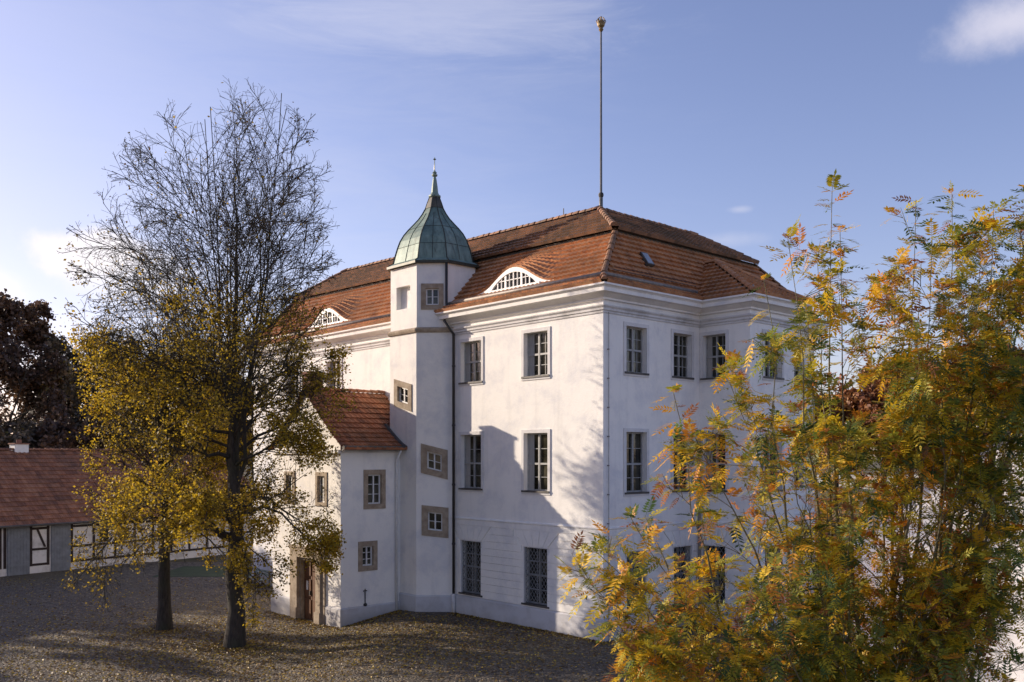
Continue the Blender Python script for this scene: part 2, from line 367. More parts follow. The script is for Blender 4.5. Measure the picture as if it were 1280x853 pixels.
def window(F, u0, u1, z0, z1, style, root=palace, rec=0.2, inset=0.0, k=0.0, mat_s=None, curtain=False):
    """window thing part: surround (frame round the opening), sash with glazing bars, pane, sill"""
    s = MB()
    if style == 'stone':
        w = inset
        for a in ((u0, u1, z1 - w, z1), (u0, u1, z0, z0 + w), (u0, u0 + w, z0 + w, z1 - w), (u1 - w, u1, z0 + w, z1 - w)):
            fbox(s, F, a[0], a[1], -rec - 0.02, 0.035, a[2], a[3], k)
        top = s.build('window', M['stone'], root)
        u0 += w; u1 -= w; z0 += w; z1 -= w
    else:
        w = 0.13
        if style != 'grille':
            for a in ((u0 - w, u1 + w, z1, z1 + w), (u0 - w, u1 + w, z0 - w, z0), (u0 - w, u0, z0, z1), (u1, u1 + w, z0, z1)):
                fbox(s, F, a[0], a[1], 0.001, 0.035, a[2], a[3])
        else:
            for a in ((u0 - 0.02, u0 + 0.02, z0, z1), (u1 - 0.02, u1 + 0.02, z0, z1), (u0 + 0.02, u1 - 0.02, z1 - 0.02, z1)):
                fbox(s, F, a[0], a[1], -0.03, 0.03, a[2], a[3])
        top = s.build('window', M['surround'], root)
    g = MB()
    def P(u, d, z): return F(u, d, z + k * u)
    def pane(a, b_, c_, d_, d=-rec + 0.004):
        g.quad(P(a, d, c_), P(b_, d, c_), P(b_, d, d_), P(a, d, d_))
    def jd(): return -rec + 0.004 + rng.uniform(-0.016, 0.0)
    nu_, nz_ = (2, 4) if style != 'stone' else (2, 2)
    for iu in range(nu_):
        for iz in range(nz_):
            a_, b2_ = u0 + (u1 - u0) * iu / nu_, u0 + (u1 - u0) * (iu + 1) / nu_; c2_, d2_ = z0 + (z1 - z0) * iz / nz_, z0 + (z1 - z0) * (iz + 1) / nz_
            e1, e2, e3 = jd(), jd(), jd()
            g.quad(P(a_, e1, c2_), P(b2_, e2, c2_), P(b2_, e2 + e3 - e1, d2_), P(a_, e3, d2_))
    f = MB()
    def bar(a, b_, c_, d_, t=0.05, d=-rec): fbox(f, F, a, b_, d, d + t, c_, d_, k)
    fw = 0.055; MH = 0.036
    bar(u0, u1, z1 - fw, z1); bar(u0, u1, z0, z0 + fw); bar(u0, u0 + fw, z0 + fw, z1 - fw); bar(u1 - fw, u1, z0 + fw, z1 - fw)
    um = (u0 + u1) / 2; h = z1 - z0
    if style in ('grid4', 'tall', 'grille'):
        bar(um - MH, um + MH, z0 + fw, z1 - fw, 0.07)
        tr = z0 + h * (0.5 if style != 'tall' else 0.47)
        bar(u0 + fw, um - MH, tr - MH, tr + MH, 0.06); bar(um + MH, u1 - fw, tr - MH, tr + MH, 0.06)
        for (a, b_) in ((u0 + fw, um - MH), (um + MH, u1 - fw)):
            for (c_, d_) in ((z0 + fw, tr - MH), (tr + MH, z1 - fw)):
                if style == 'grid4': bar((a + b_) / 2 - 0.010, (a + b_) / 2 + 0.010, c_, d_, 0.035)
                bar(a, b_, (c_ + d_) / 2 - 0.012, (c_ + d_) / 2 + 0.012, 0.038)
    elif style == 'stone':
        bar(um - 0.028, um + 0.028, z0 + fw, z1 - fw, 0.055)
        rows = 2 if h < 0.75 else 3
        for r in range(1, rows):
            zz = z0 + h * r / rows; bar(u0 + fw, u1 - fw, zz - 0.012, zz + 0.012, 0.04)
    f.build('sash', M['grey_paint'] if style != 'stone' else M['white_paint'], top)
    g.build('pane', M['glass'], top)
    if style != 'stone':
        q = MB(); fbox(q, F, u0 - 0.1, u1 + 0.1, -rec + 0.05, 0.07, z0 - 0.055, z0 + 0.012); q.build('sill', M['lead'], top)
    if style == 'grille':
        q = MB(); t = 0.011; sp = 0.175; d = -0.07
        W_, H_ = u1 - u0 - 0.04, z1 - z0 - 0.06; a0, c0 = u0 + 0.02, z0 + 0.04; sl_ = 1.35
        for sgn in (1, -1):
            c = -H_ / sl_
            while c < W_:
                # line u = c + z/sl_
                za = max(0, -c * sl_); zb = min(H_, (W_ - c) * sl_)
                if zb > za + 0.02:
                    ua, ub = c + za / sl_, c + zb / sl_
                    if sgn < 0: ua, ub = W_ - ua, W_ - ub
                    q.tube([F(a0 + ua, d + 0.012 * sgn, c0 + za), F(a0 + ub, d + 0.012 * sgn, c0 + zb)], t, 4)
                c += sp
        for zz in (0, H_ / 4, H_ / 2, 3 * H_ / 4, H_): q.tube([F(a0, d, c0 + zz), F(a0 + W_, d, c0 + zz)], 0.014, 4)
        for uu in (0, W_ / 2, W_): q.tube([F(a0 + uu, d, c0), F(a0 + uu, d, c0 + H_)], 0.014, 4)
        q.build('grille', M['grille'], top)
    if curtain:
        q = MB(); a, b_ = u0 + fw, u0 + fw + (u1 - u0) * 0.22
        q.quad(F(a, -rec + 0.012, z0 + fw), F(b_, -rec + 0.012, z0 + fw), F(b_, -rec + 0.012, z1 - fw), F(a, -rec + 0.012, z1 - fw)); q.build('curtain', M['curtain'], top)
    return top

ZC = 11.75   # underside of the main cornice
FF = Face((0, 0), (1, 0), (0, -1)); FS = Face((0, 0), (0, 1), (1, 0))
FR1 = Face((0, 5.48), (1, 0), (0, -1)); FR2 = Face((2.24, 0), (0, 1), (1, 0)); FR3 = Face((0, 8.52), (1, 0), (0, 1))
FB = Face((0, DEP), (1, 0), (0, 1)); FL = Face((LX0, 0), (0, 1), (-1, 0))
rowsz = {2: (9.30, 10.93), 1: (5.06, 7.20), 0: (0.86, 2.98)}
sty = {2: 'grid4', 1: 'tall', 0: 'grille'}
fcols = [(-3.95, -2.68), (-7.66, -6.40), (-17.95, -16.68), (-21.9, -20.63)]
scols = [(1.18, 2.30), (3.85, 4.97), (9.3, 10.42), (11.9, 13.02)]
def holes(cols): return [(a, b_, rowsz[r][0], rowsz[r][1]) for a, b_ in cols for r in (0, 1, 2)]
w = MB()
wall_panel(w, FF, LX0, 0, -0.7, 12.15, holes(fcols)); wall_panel(w, FS, 0, 5.48, -0.7, 12.15, holes(scols[:2])); wall_panel(w, FS, 8.52, DEP, -0.7, 12.15, holes(scols[2:]))
wall_panel(w, FR1, 0, 2.24, -0.7, 12.15, holes([(0.18, 1.2)])); wall_panel(w, FR2, 5.48, 8.52, -0.7, 12.15, holes([(6.4, 7.6)])); wall_panel(w, FR3, 0, 2.24, -0.7, 12.15, [])
wall_panel(w, FB, LX0, 0, -0.7, 12.15, []); wall_panel(w, FL, 0, DEP, -0.7, 12.15, [])
w.quad((LX0, 0, 12.1), (0, 0, 12.1), (0, DEP, 12.1), (LX0, DEP, 12.1))
w.build('wall', M['wall'], palace)
ci = 0
for F, cols in ((FF, fcols), (FS, scols), (FR1, [(0.18, 1.2)]), (FR2, [(6.4, 7.6)])):
    for a, b_ in cols:
        for r in (0, 1, 2):
            ci += 1
            window(F, a, b_, *rowsz[r], sty[r], rec=0.22 if r else 0.26, curtain=(r > 0 and ci % 3 != 1))
# mouldings
mb = MB(); sweep(mb, plan, [(0.0, 11.70), (0.10, 11.72), (0.10, 11.78), (0.20, 11.84), (0.30, 11.90), (0.42, 11.93), (0.42, 12.06), (0.46, 12.10), (0.52, 12.13), (0.52, 12.19), (0.0, 12.2)]); mb.build('cornice', M['wall'], palace)
mb = MB(); sweep(mb, plan, [(0.0, 11.26), (0.035, 11.265), (0.035, 11.34), (0.075, 11.36), (0.075, 11.43), (0.13, 11.49), (0.13, 11.53), (0.0, 11.56)]); mb.build('architrave', M['trim'], palace)
mb = MB(); sweep(mb, plan, [(0.0, 3.60), (0.03, 3.605), (0.03, 3.80), (0.055, 3.83), (0.055, 3.87), (0.0, 3.90)]); mb.build('string_course', M['wall'], palace)
mb = MB(); sweep(mb, plan, [(0.06, -0.8), (0.06, 0.70), (0.0, 0.76)]); mb.build('plinth', M['plinth'], palace)
# rusticated ground storey: courses proud of the wall with open joints, voussoirs over the windows
ru = MB(); zr0, zr1, nc = 0.78, 3.575, 10; ch = (zr1 - zr0) / nc; PR = 0.036; G = 0.024
def rustic(F, u0, u1, wins, end0=0.0, end1=0.0):
    for i in range(nc):
        za, zb = zr0 + i * ch + (G if i else 0), zr0 + (i + 1) * ch
        segs = [(u0 - end0, u1 + end1)]
        for a, b_ in wins:
            if za > 2.97: e_ = 0.03 + (zb - 3.005)
            elif zb > 2.95: e_ = 0.14
            else: e_ = 0.001
            if i == nc - 1: e_ += -0.02
            ns = []
            if zb < 0.9: ns = segs
            else:
                for s0, s1 in segs:
                    if b_ + e_ <= s0 or a - e_ >= s1: ns.append((s0, s1)); continue
                    if a - e_ > s0 + 0.02: ns.append((s0, a - e_))
                    if b_ + e_ < s1 - 0.02: ns.append((b_ + e_, s1))
            segs = ns
        for s0, s1 in segs: fbox(ru, F, s0, s1, -0.004, PR, za, zb)
    for a, b_ in wins:
        um = (a + b_) / 2; hw = (b_ - a) / 2; nv = 5
        for k_ in range(nv):
            t0, t1 = -1 + 2 * k_ / nv, -1 + 2 * (k_ + 1) / nv
            b0, b1 = um + t0 * hw + (0.008), um + t1 * hw - 0.008
            T = hw + 0.56
            a0, a1 = um + t0 * T + 0.008, um + t1 * T - 0.008
            z0_, z1_ = 3.005, zr1
            ru.hexa([F(b0, -0.004, z0_), F(b1, -0.004, z0_), F(b1, PR, z0_), F(b0, PR, z0_), F(a0, -0.004, z1_), F(a1, -0.004, z1_), F(a1, PR, z1_), F(a0, PR, z1_)])
rustic(FF, -8.1, 0, [c for c in fcols[:2]], 0, PR); rustic(FS, 0, 5.48, scols[:2]); rustic(FR1, 0, 2.24, [(0.18, 1.2)], 0, PR)
rustic(FR2, 5.48, 8.52, [(6.4, 7.6)]); rustic(FS, 8.52, DEP, scols[2:])
ru.build('rustication', M['wall_low'], palace)

# ---- tiled roofs
def tiles(mb, S, v0, v1, rows, urange, pitch=0.235, thick=0.10, wave=0.035, sub=4):
    for r in range(rows):
        va, vb = v0 + (v1 - v0) * r / rows, v0 + (v1 - v0) * (r + 1) / rows
        ua, ub = urange((va + vb) / 2)
        k0, k1 = math.floor(ua / pitch), math.ceil(ub / pitch)
        for k_ in range(k0, k1):
            a, b_ = max(ua, k_ * pitch), min(ub, (k_ + 1) * pitch)
            if b_ - a < 0.01: continue
            mb.cur = min(1, max(0, rng.gauss(0.5, 0.24)))
            jt = rng.uniform(-0.008, 0.008)
            lo = []; hi = []; ba = []
            for q in range(sub + 1):
                u = a + (b_ - a) * q / sub; ph = (u / pitch - k_)
                hgt = wave * (0.5 + 0.5 * math.cos(2 * math.pi * (ph - 0.25)))
                P, Nn = S(u, va); P2, N2 = S(u, min(vb + (vb - va) * 0.08, v1))
                lo.append(P + Nn * (thick + hgt + jt)); ba.append(P - Nn * 0.01); hi.append(P2 + N2 * (0.006 + hgt))
            n = sub + 1
            mb.add(lo + hi + ba, [(q, q + 1, n + q + 1, n + q) for q in range(sub)] + [(2 * n + q, 2 * n + q + 1, q + 1, q) for q in range(sub)])
def planar(o, u, A, Bv, nrm):
    """S(u,v) on a plane: A at v=0, A+Bv at v=1"""
    o = Vector(o); u = Vector(u); Bv = Vector(Bv); nrm = Vector(nrm).normalized()
    return lambda uu, v: (o + u * uu + Bv * v, nrm)
def ridge(mb, p0, p1, r=0.11, seg=0.36, up=Vector((0, 0, 1))):
    p0, p1 = Vector(p0), Vector(p1); L = (p1 - p0).length; n = max(1, int(L / seg)); d = (p1 - p0) / L; side = d.cross(up).normalized(); w_ = side.cross(d)
    for i in range(n):
        a, b_ = p0 + d * (L * i / n), p0 + d * (L * (i + 1.08) / n); mb.cur = min(1, max(0, rng.gauss(0.5, 0.25)))
        vs_ = []
        j = rng.uniform(-0.012, 0.012)
        for p, rr in ((a, r * 1.12 + j), (b_, r * 0.88 + j)):
            for q in range(6):
                t_ = math.pi * q / 5; vs_.append(p + side * (math.cos(t_) * rr) + w_ * (math.sin(t_) * rr))
        mb.add(vs_, [(q, q + 1, 7 + q, 6 + q) for q in range(5)] + [(0, 1, 2, 3, 4, 5), (6, 7, 8, 9, 10, 11)])
def lift(x): return 0.36 * max(0.0, min(1.0, (-x - 1.0) / 23.0))
BY, BX, BZ = 2.0, 1.2, 14.57       # break line insets and height
RY, RX, RZ = 3.82, 3.6, 16.13      # upper edge insets and height
RYB, RXB = 9.7, 3.6
BYF = 11.05
DORM = [(-4.85, 0.0), (-18.35, 0.0)]
DV0 = 0.125; DW = 2.2; DH = 0.78
def dlift(x, v):
    if v < DV0 - 1e-6: return 0.0
    L = 0.0
    for c_, _ in DORM:
        t = abs(x - c_) / DW
        if t < 1:
            L += DH * (0.5 + 0.5 * math.cos(math.pi * t)) ** 1.15 * max(0.0, 1 - (v - DV0) / 0.70) ** 1.1
    return L
def S_front_low(x, v):
    def pt(x, v): return Vector((x, 0.02 + (BY - 0.02) * v, 12.52 + (BZ + lift(x) - 12.52) * v + dlift(x, v)))
    p = pt(x, v); e_ = 0.03
    dx = pt(x + e_, v) - pt(x - e_, v); vv = v + 1e-4; dv = pt(x, min(1, vv + 0.03)) - pt(x, vv)
    return p, dx.cross(dv).normalized()
rl = MB()
LEX = LX0
def ur_front(v): return (LEX + BX * v, -BX * v - 0.05 * (1 - v))
tiles(rl, S_front_low, 0.0, DV0 - 1e-4, 1, ur_front); tiles(rl, S_front_low, DV0, 1.0, 9, ur_front)
# front sprocket strip below the gutter
def sprk(o, u, inw, out):
    return lambda uu, v: (Vector(o) + Vector(u) * uu + Vector(inw) * (-0.50 + 0.50 * v) + Vector((0, 0, 12.20 + 0.30 * v)), (Vector(inw) * -0.5 + Vector((0, 0, 0.85))).normalized())
tiles(rl, sprk((0, 0, 0), (1, 0, 0), (0, 1, 0), 0), 0, 1, 2, lambda v: (LEX - 0.5 * (1 - v), 0.5 * (1 - v)))
def S_side_low(y, v): return Vector((0.02 - (BX + 0.02) * v, y, 12.52 + (BZ - 12.52) * v)), Vector((2.05, 0, 1.22)).normalized()
tiles(rl, S_side_low, 0, 1, 10, lambda v: (BY * v, DEP - (DEP - BYF) * v))
tiles(rl, lambda y, v: (Vector((0.50 - 0.50 * v, y, 12.20 + 0.30 * v)), Vector((0.5, 0, 0.85)).normalized()), 0, 1, 2, lambda v: (-0.5 * (1 - v), 5.2))
tiles(rl, lambda y, v: (Vector((0.50 - 0.50 * v, y, 12.20 + 0.30 * v)), Vector((0.5, 0, 0.85)).normalized()), 0, 1, 2, lambda v: (8.8, DEP + 0.5 * (1 - v)))
# left end, lower slope
def S_left_low(y, v): return Vector((LEX + BX * v, -y, 12.52 + (BZ + 0.36 - 12.52) * v)), Vector((-2.4, 0, 1.22)).normalized()
tiles(rl, S_left_low, 0, 1, 9, lambda v: (-(DEP - (DEP - BYF) * v), -BY * v), pitch=0.3, sub=2)
# back slopes plain
def sheet(mb, *p): mb.cur = 0.4; mb.add(p, (tuple(range(len(p))),))
sheet(rl, (LEX, DEP, 12.2), (0, DEP, 12.2), (-BX, BYF, BZ), (LEX + BX, BYF, BZ + 0.36))
roof_low = rl.build('lower_roof', M['tile_low'], palace, attr=True)
# risalit hipped roof
rr = MB(); PK = Vector((-0.32, 7.0, 14.0))
ey0, ey1, ex = 5.03, 8.97, 2.69
def tri_slope(c0, c1, apex, tail, rows):
    """roof slope with eave c0-c1; left edge c0->apex, right edge c1->tail"""
    c0, c1, apex, tail = map(Vector, (c0, c1, apex, tail)); d = (c1 - c0).normalized(); L = (c1 - c0).length
    mid0 = apex - c0; mid1 = tail - c0
    nrm = (c1 - c0).cross(apex - c0).normalized()
    if nrm.z < 0: nrm = -nrm
    upv = mid0 - d * mid0.dot(d)
    ul, ur = mid0.dot(d), mid1.dot(d)
    S = lambda u, v: (c0 + d * u + upv * v, nrm)
    tiles(rr, S, 0, 1, rows, lambda v: (ul * v, L + (ur - L) * v))
tri_slope((ex, ey0, 12.2), (ex, ey1, 12.2), PK, PK + Vector((0, 0.01, 0)), 12)
tri_slope((-1.0, ey0, 12.2), (ex, ey0, 12.2), (-1.0, 7.0, 14.0), PK, 10)
tri_slope((-1.0, ey1, 12.2), (ex, ey1, 12.2), (-1.0, 7.0, 14.0), PK, 10)
ridge(rr, (ex, ey0, 12.28), PK + Vector((0, 0, 0.08))); ridge(rr, (ex, ey1, 12.28), PK + Vector((0, 0, 0.08))); ridge(rr, PK + Vector((0, 0, 0.06)), (-0.9, 7, 14.06))
rr.build('projecting_bay_roof', M['tile_low'], palace, attr=True)
# upper roof
rp = MB(); OV = 0.22
def S_front_up(x, v): return Vector((x, BY - OV + (RY - BY + OV) * v, BZ + 0.06 + lift(x) + (RZ - BZ - 0.06) * v)), Vector((0, -1.5, 1.9)).normalized()
tiles(rp, S_front_up, 0, 1, 8, lambda v: (LEX + BX - OV + (2.3 + OV) * v, -BX + OV - (RX - BX + OV) * v))
def S_side_up(y, v): return Vector((-BX + OV - (RX - BX + OV) * v, y, BZ + 0.06 + (RZ - BZ - 0.06) * v)), Vector((1.5, 0, 2.4)).normalized()
tiles(rp, S_side_up, 0, 1, 9, lambda v: (BY - OV + (RY - BY + OV) * v, BYF + 0.1 - (BYF + 0.1 - RYB) * v))
def S_left_up(y, v): return Vector((LEX + BX - OV + 2.5 * v, -y, BZ + 0.42 + (RZ - BZ - 0.06) * v)), Vector((-1.5, 0, 2.4)).normalized()
tiles(rp, S_left_up, 0, 1, 8, lambda v: (-(BYF - 1.4 * v), -(BY - OV + (RY - BY + OV) * v)), pitch=0.3, sub=2)
sheet(rp, (LEX + BX, BYF, BZ + 0.36), (-BX, BYF, BZ), (-RX, RYB, RZ), (LEX + 3.5, RYB, RZ + 0.36))
sheet(rp, (LEX + 3.5, RY, RZ + 0.36), (-RX, RY, RZ), (-RX, RYB, RZ), (LEX + 3.5, RYB, RZ + 0.36))
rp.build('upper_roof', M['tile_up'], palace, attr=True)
# dark fascia under the upper roof
mb = MB(); mb.cur = .5
mb.add([(LEX + BX - 0.05, BY - 0.05, BZ + 0.30), (-BX + 0.05, BY - 0.05, BZ - 0.06), (-BX + 0.05, BY - 0.05, BZ + 0.05), (LEX + BX - 0.05, BY - 0.05, BZ + 0.41),
        (-BX + 0.05, BYF, BZ - 0.3), (-BX + 0.05, BYF, BZ + 0.08), (LEX + BX, BYF, BZ - .3), (LEX + BX, BYF, BZ + 0.4), (-BX + OV - .02, BY - OV, BZ + 0.045), (-BX + OV - .02, BYF + 0.1, BZ + 0.045), (-BX - .1, BYF + 0.1, BZ + 0.045), (-BX - .1, BY - OV, BZ + 0.045)], [(0, 1, 2, 3), (1, 4, 5, 2), (4, 6, 7, 5), (8, 9, 10, 11)]); mb.build('roof_fascia', M['lead'], palace)
# ridge and hip caps
rc = MB()
xs_ = [-RX - (LEX + 3.5 + RX) * -i / 10 for i in range(11)]
pts = [Vector((-RX + (LEX + 3.5 + RX) * i / 10, RY, RZ + lift(-RX + (LEX + 3.5 + RX) * i / 10) + 0.05)) for i in range(11)]
for a, b_ in zip(pts, pts[1:]): ridge(rc, a, b_, 0.12)
ridge(rc, (-RX, RY, RZ + 0.05), (-RX, RYB, RZ + 0.05), 0.12); ridge(rc, (-BX + OV * .6, BY - OV, BZ + 0.16), (-RX, RY, RZ + 0.08), 0.13)
ridge(rc, (-BX + OV * .6, BYF + 0.1, BZ + 0.12), (-RX, RYB, RZ + 0.08), 0.13); ridge(rc, (0.02, 0.0, 12.6), (-BX, BY, BZ + 0.05), 0.11)
ridge(rc, (0.5, -0.5, 12.27), (0.0, 0.0, 12.58), 0.10); ridge(rc, (LEX + BX - OV * .5, BY - OV, BZ + 0.46), (LEX + 3.5, RY, RZ + 0.42), 0.12); ridge(rc, (LEX, 0, 12.6), (LEX + BX, BY, BZ + 0.4), 0.11)
ridge(rc, (0.0, DEP, 12.6), (-BX, BYF, BZ + 0.05), 0.11)
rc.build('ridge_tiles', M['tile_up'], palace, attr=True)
# gutters
def gutter(name, pts, r=0.075):
    mb = MB(); mb.tube(pts, r, 8); mb.tube([Vector(p) + Vector((0, 0, -0.07)) for p in pts], 0.045, 6)
    return mb.build(name, M['gutter'], palace, smooth=True)
gutter('gutter', [(LEX, -0.06, 12.58), (-11.1, -0.06, 12.58)]); gutter('gutter', [(-8.7, -0.06, 12.58), (0.06, -0.06, 12.58)]); gutter('gutter', [(0.08, -0.06, 12.58), (0.08, 5.2, 12.56)])
gutter('gutter', [(0.25, ey0 + .35, 12.50), (ex - 0.25, ey0 + 0.35, 12.50)]); gutter('gutter', [(0.08, 8.8, 12.56), (0.08, DEP, 12.56)])
mb = MB(); sn = 0
mb.tube([(0.2, 0.3, 12.75), (0.2, 5.0, 12.75)], 0.012, 4); mb.tube([(0.2, 0.3, 12.85), (0.2, 5.0, 12.85)], 0.012, 4)
mb.build('snow_guard', M['dark_pipe'], palace)
# eyebrow dormers
for c_, _ in DORM:
    fr = MB(); n = 24; hw = 1.62; yy = 0.02 + (BY - 0.02) * DV0 - 0.02
    def top(u): return DH * (0.5 + 0.5 * math.cos(math.pi * abs(u) / DW)) ** 1.15
    zb = lambda u: 12.52 + (BZ + lift(c_) - 12.52) * DV0
    arch = [(c_ + DW * t, zb(0) + top(DW * t)) for t in [-1 + 2 * i / n for i in range(n + 1)]]
    def inner(u): return max(0.0, 0.65 * math.cos(math.pi / 2 * min(1, abs(u) / 1.34)) ** 0.8)
    # white cheek: the strip between the roof edge and the window arch
    for i in range(n):
        (xa, za), (xb, zb_) = arch[i], arch[i + 1]
        ia, ib = zb(0) + inner(xa - c_), zb(0) + inner(xb - c_)
        ia = min(ia, za); ib = min(ib, zb_)
        fr.hexa([(xa, yy, ia - 0.03), (xb, yy, ib - 0.03), (xb, yy + 0.15, ib - 0.03), (xa, yy + 0.15, ia - 0.03), (xa, yy, za + 0.02), (xb, yy, zb_ + 0.02), (xb, yy + 0.15, zb_ + 0.02), (xa, yy + 0.15, za + 0.02)])
    fr.box(c_ - 1.5, c_ + 1.5, yy - 0.05, yy + 0.1, zb(0) - 0.06, zb(0) + 0.05)
    dm = fr.build('eyebrow_dormer', M['white_paint'], palace)
    g = MB(); pts = [(c_ - 1.34 + 2.68 * i / 20) for i in range(21)]
    for a, b_ in zip(pts, pts[1:]): g.quad((a, yy + 0.08, zb(0)), (b_, yy + 0.08, zb(0)), (b_, yy + 0.08, zb(0) + inner(b_ - c_)), (a, yy + 0.08, zb(0) + inner(a - c_)))
    g.build('pane', M['glass'], dm)
    f = MB()
    for u, wd in ((-0.45, 0.05), (0.45, 0.05), (0, 0.022), (-0.9, 0.022), (0.9, 0.022), (-0.225, 0.014), (0.225, 0.014), (-0.68, 0.014), (0.68, 0.014)):
        f.box(c_ + u - wd, c_ + u + wd, yy + 0.02, yy + 0.07, zb(0), zb(0) + inner(u) - 0.0)
    f.box(c_ - 1.05, c_ + 1.05, yy + 0.025, yy + 0.065, zb(0) + 0.33, zb(0) + 0.36)
    for a, b_ in zip(pts, pts[1:]):
        f.tube([(a, yy + 0.04, zb(0) + inner(a - c_)), (b_, yy + 0.04, zb(0) + inner(b_ - c_))], 0.035, 4)
    f.build('sash', M['white_paint'], dm)
# skylight on the side slope, small hatch on the front upper slope, lightning rod
def onside(y, v, d): p, n_ = S_side_low(y, v); return p + n_ * d
mb = MB(); a0, a1, v0_, v1_ = 2.72, 3.12, 0.36, 0.62
mb.hexa([onside(a0, v0_, 0.05), onside(a1, v0_, 0.05), onside(a1, v1_, 0.05), onside(a0, v1_, 0.05), onside(a0, v0_, 0.2), onside(a1, v0_, 0.2), onside(a1, v1_, 0.14), onside(a0, v1_, 0.14)])
sk = mb.build('skylight', M['lead'], palace)
mb = MB(); mb.quad(onside(a0 + .04, v0_ + .02, 0.205), onside(a1 - .04, v0_ + .02, 0.205), onside(a1 - .04, v1_ - .02, 0.155), onside(a0 + .04, v1_ - .02, 0.155)); mb.build('pane', plain('skylight_glass', (0.25, 0.27, 0.30), (0.35, 0.37, 0.4), 3, 0.15), sk)
mb = MB(); mb.tube([(-5.9, 4.1, 16.1), (-5.9, 4.1, 16.75)], 0.02, 5); mb.build('lightning_rod', M['iron'], palace)

# ---- stair tower
C0 = Vector((-9.26, -1.06))
dg = 0.75 * math.sqrt(2)
low = [(-12.2, 0.3), (-11.13, -1.06), (-9.26, -1.06), (-8.2, 0.0), (-7.9, 0.3)]
FT1 = Face((-11.13, -1.06), (1, 0), (0, -1)); s2_ = 1 / math.sqrt(2); FT2 = Face((-9.26, -1.06), (s2_, s2_), (s2_, -s2_)); FT0 = Face((-12.2, 0.01), (s2_, -s2_), (-s2_, -s2_))
tw = MB(); ZS = 11.50; ZT = 14.36
# windows: (face, u0,u1,z0,z1, slant) z given at u=0
tw_wins = [(FT1, 0.33, 1.57, 8.55, 9.68, -0.24), (FT2, 0.19, 1.29, 5.72, 6.92, -0.25), (FT2, 0.22, 1.32, 3.14, 4.38, -0.10), (FT2, 0.20, 1.10, 12.34, 13.40, 0.0)]
def tower_face(F, u0, u1, z0, z1, wins):
    """wall strip with slanted openings"""
    ws = sorted([w_ for w_ in wins if w_[0] is F and z0 < w_[3] < z1], key=lambda w_: w_[3])
    if not ws: tw.quad(F(u0, 0, z0), F(u1, 0, z0), F(u1, 0, z1), F(u0, 0, z1)); return
    zl = (z0, z0)
    for (_, a, b_, c_, d_, k) in ws:
        tw.quad(F(u0, 0, zl[0]), F(u1, 0, zl[1]), F(u1, 0, c_ + k * u1), F(u0, 0, c_ + k * u0))
        tw.quad(F(u0, 0, c_ + k * u0), F(a, 0, c_ + k * a), F(a, 0, d_ + k * a), F(u0, 0, d_ + k * u0))
        tw.quad(F(b_, 0, c_ + k * b_), F(u1, 0, c_ + k * u1), F(u1, 0, d_ + k * u1), F(b_, 0, d_ + k * b_))
        for (p, q) in (((a, c_), (b_, c_)), ((a, d_), (b_, d_)), ((a, c_), (a, d_)), ((b_, c_), (b_, d_))):
            (ua, za), (ub, zb2) = p, q
            tw.quad(F(ua, 0, za + k * ua), F(ub, 0, zb2 + k * ub), F(ub, -0.3, zb2 + k * ub), F(ua, -0.3, za + k * ua))
        zl = (d_ + k * u0, d_ + k * u1)
    tw.quad(F(u0, 0, zl[0]), F(u1, 0, zl[1]), F(u1, 0, z1), F(u0, 0, z1))
tower_face(FT1, 0, 1.87, -0.6, ZS, tw_wins); tower_face(FT2, 0, 1.5, -0.6, ZS, tw_wins)
tower_face(FT0, 0, 1.51, -0.6, ZS, [])
U1 = 1.27 * s2_
FU1 = Face((-11.10, -1.04), (1, 0), (0, -1)); FU2 = Face((-9.26, -1.04), (s2_, s2_), (s2_, -s2_))
up = [(-11.10, -1.04), (-9.26, -1.04), (-9.26 + U1, -1.04 + U1), (-9.26 + U1, -1.04 + U1 + 1.47), (-9.26, 1.47 - 1.04 + 2 * U1), (-11.10, 1.47 - 1.04 + 2 * U1), (-11.10 - U1, -1.04 + U1 + 1.47), (-11.10 - U1, -1.04 + U1)]
# upper octagon: niche in the lit face, window in the second
nic = (0.42, 1.38, 12.48, 13.42)
wall_panel(tw, FU1, 0, 1.84, ZS, ZT, [nic], 0.22)
tw.quad(FU1(nic[0], -0.22, nic[2]), FU1(nic[1], -0.22, nic[2]), FU1(nic[1], -0.22, nic[3]), FU1(nic[0], -0.22, nic[3]))
wall_panel(tw, FU2, 0, 1.27, ZS, ZT, [(0.18, 1.10, 12.34, 13.40)], 0.3)
for i in range(2, 8):
    a, b_ = up[i], up[(i + 1) % 8]; tw.quad((*a, ZS - 0.2), (*b_, ZS - 0.2), (*b_, ZT), (*a, ZT))
tower = tw.build('stair_tower', M['wall'], palace)
for (F, a, b_, c_, d_, k) in tw_wins[:3]: window(F, a, b_, c_, d_, 'stone', inset=0.25, k=k, rec=0.12)
window(FU2, 0.18, 1.10, 12.34, 13.40, 'stone', inset=0.19, rec=0.12)
mb = MB(); sweep(mb, low, [(0.0, 11.40), (0.07, 11.42), (0.10, 11.50), (0.10, 11.56), (0.0, 11.62)], closed=False); mb.build('tower_string_course', M['stone'], palace)
mb = MB(); sweep(mb, low, [(0.05, -0.8), (0.05, 0.62), (0.0, 0.68)], closed=False); mb.build('tower_plinth', M['plinth'], palace)
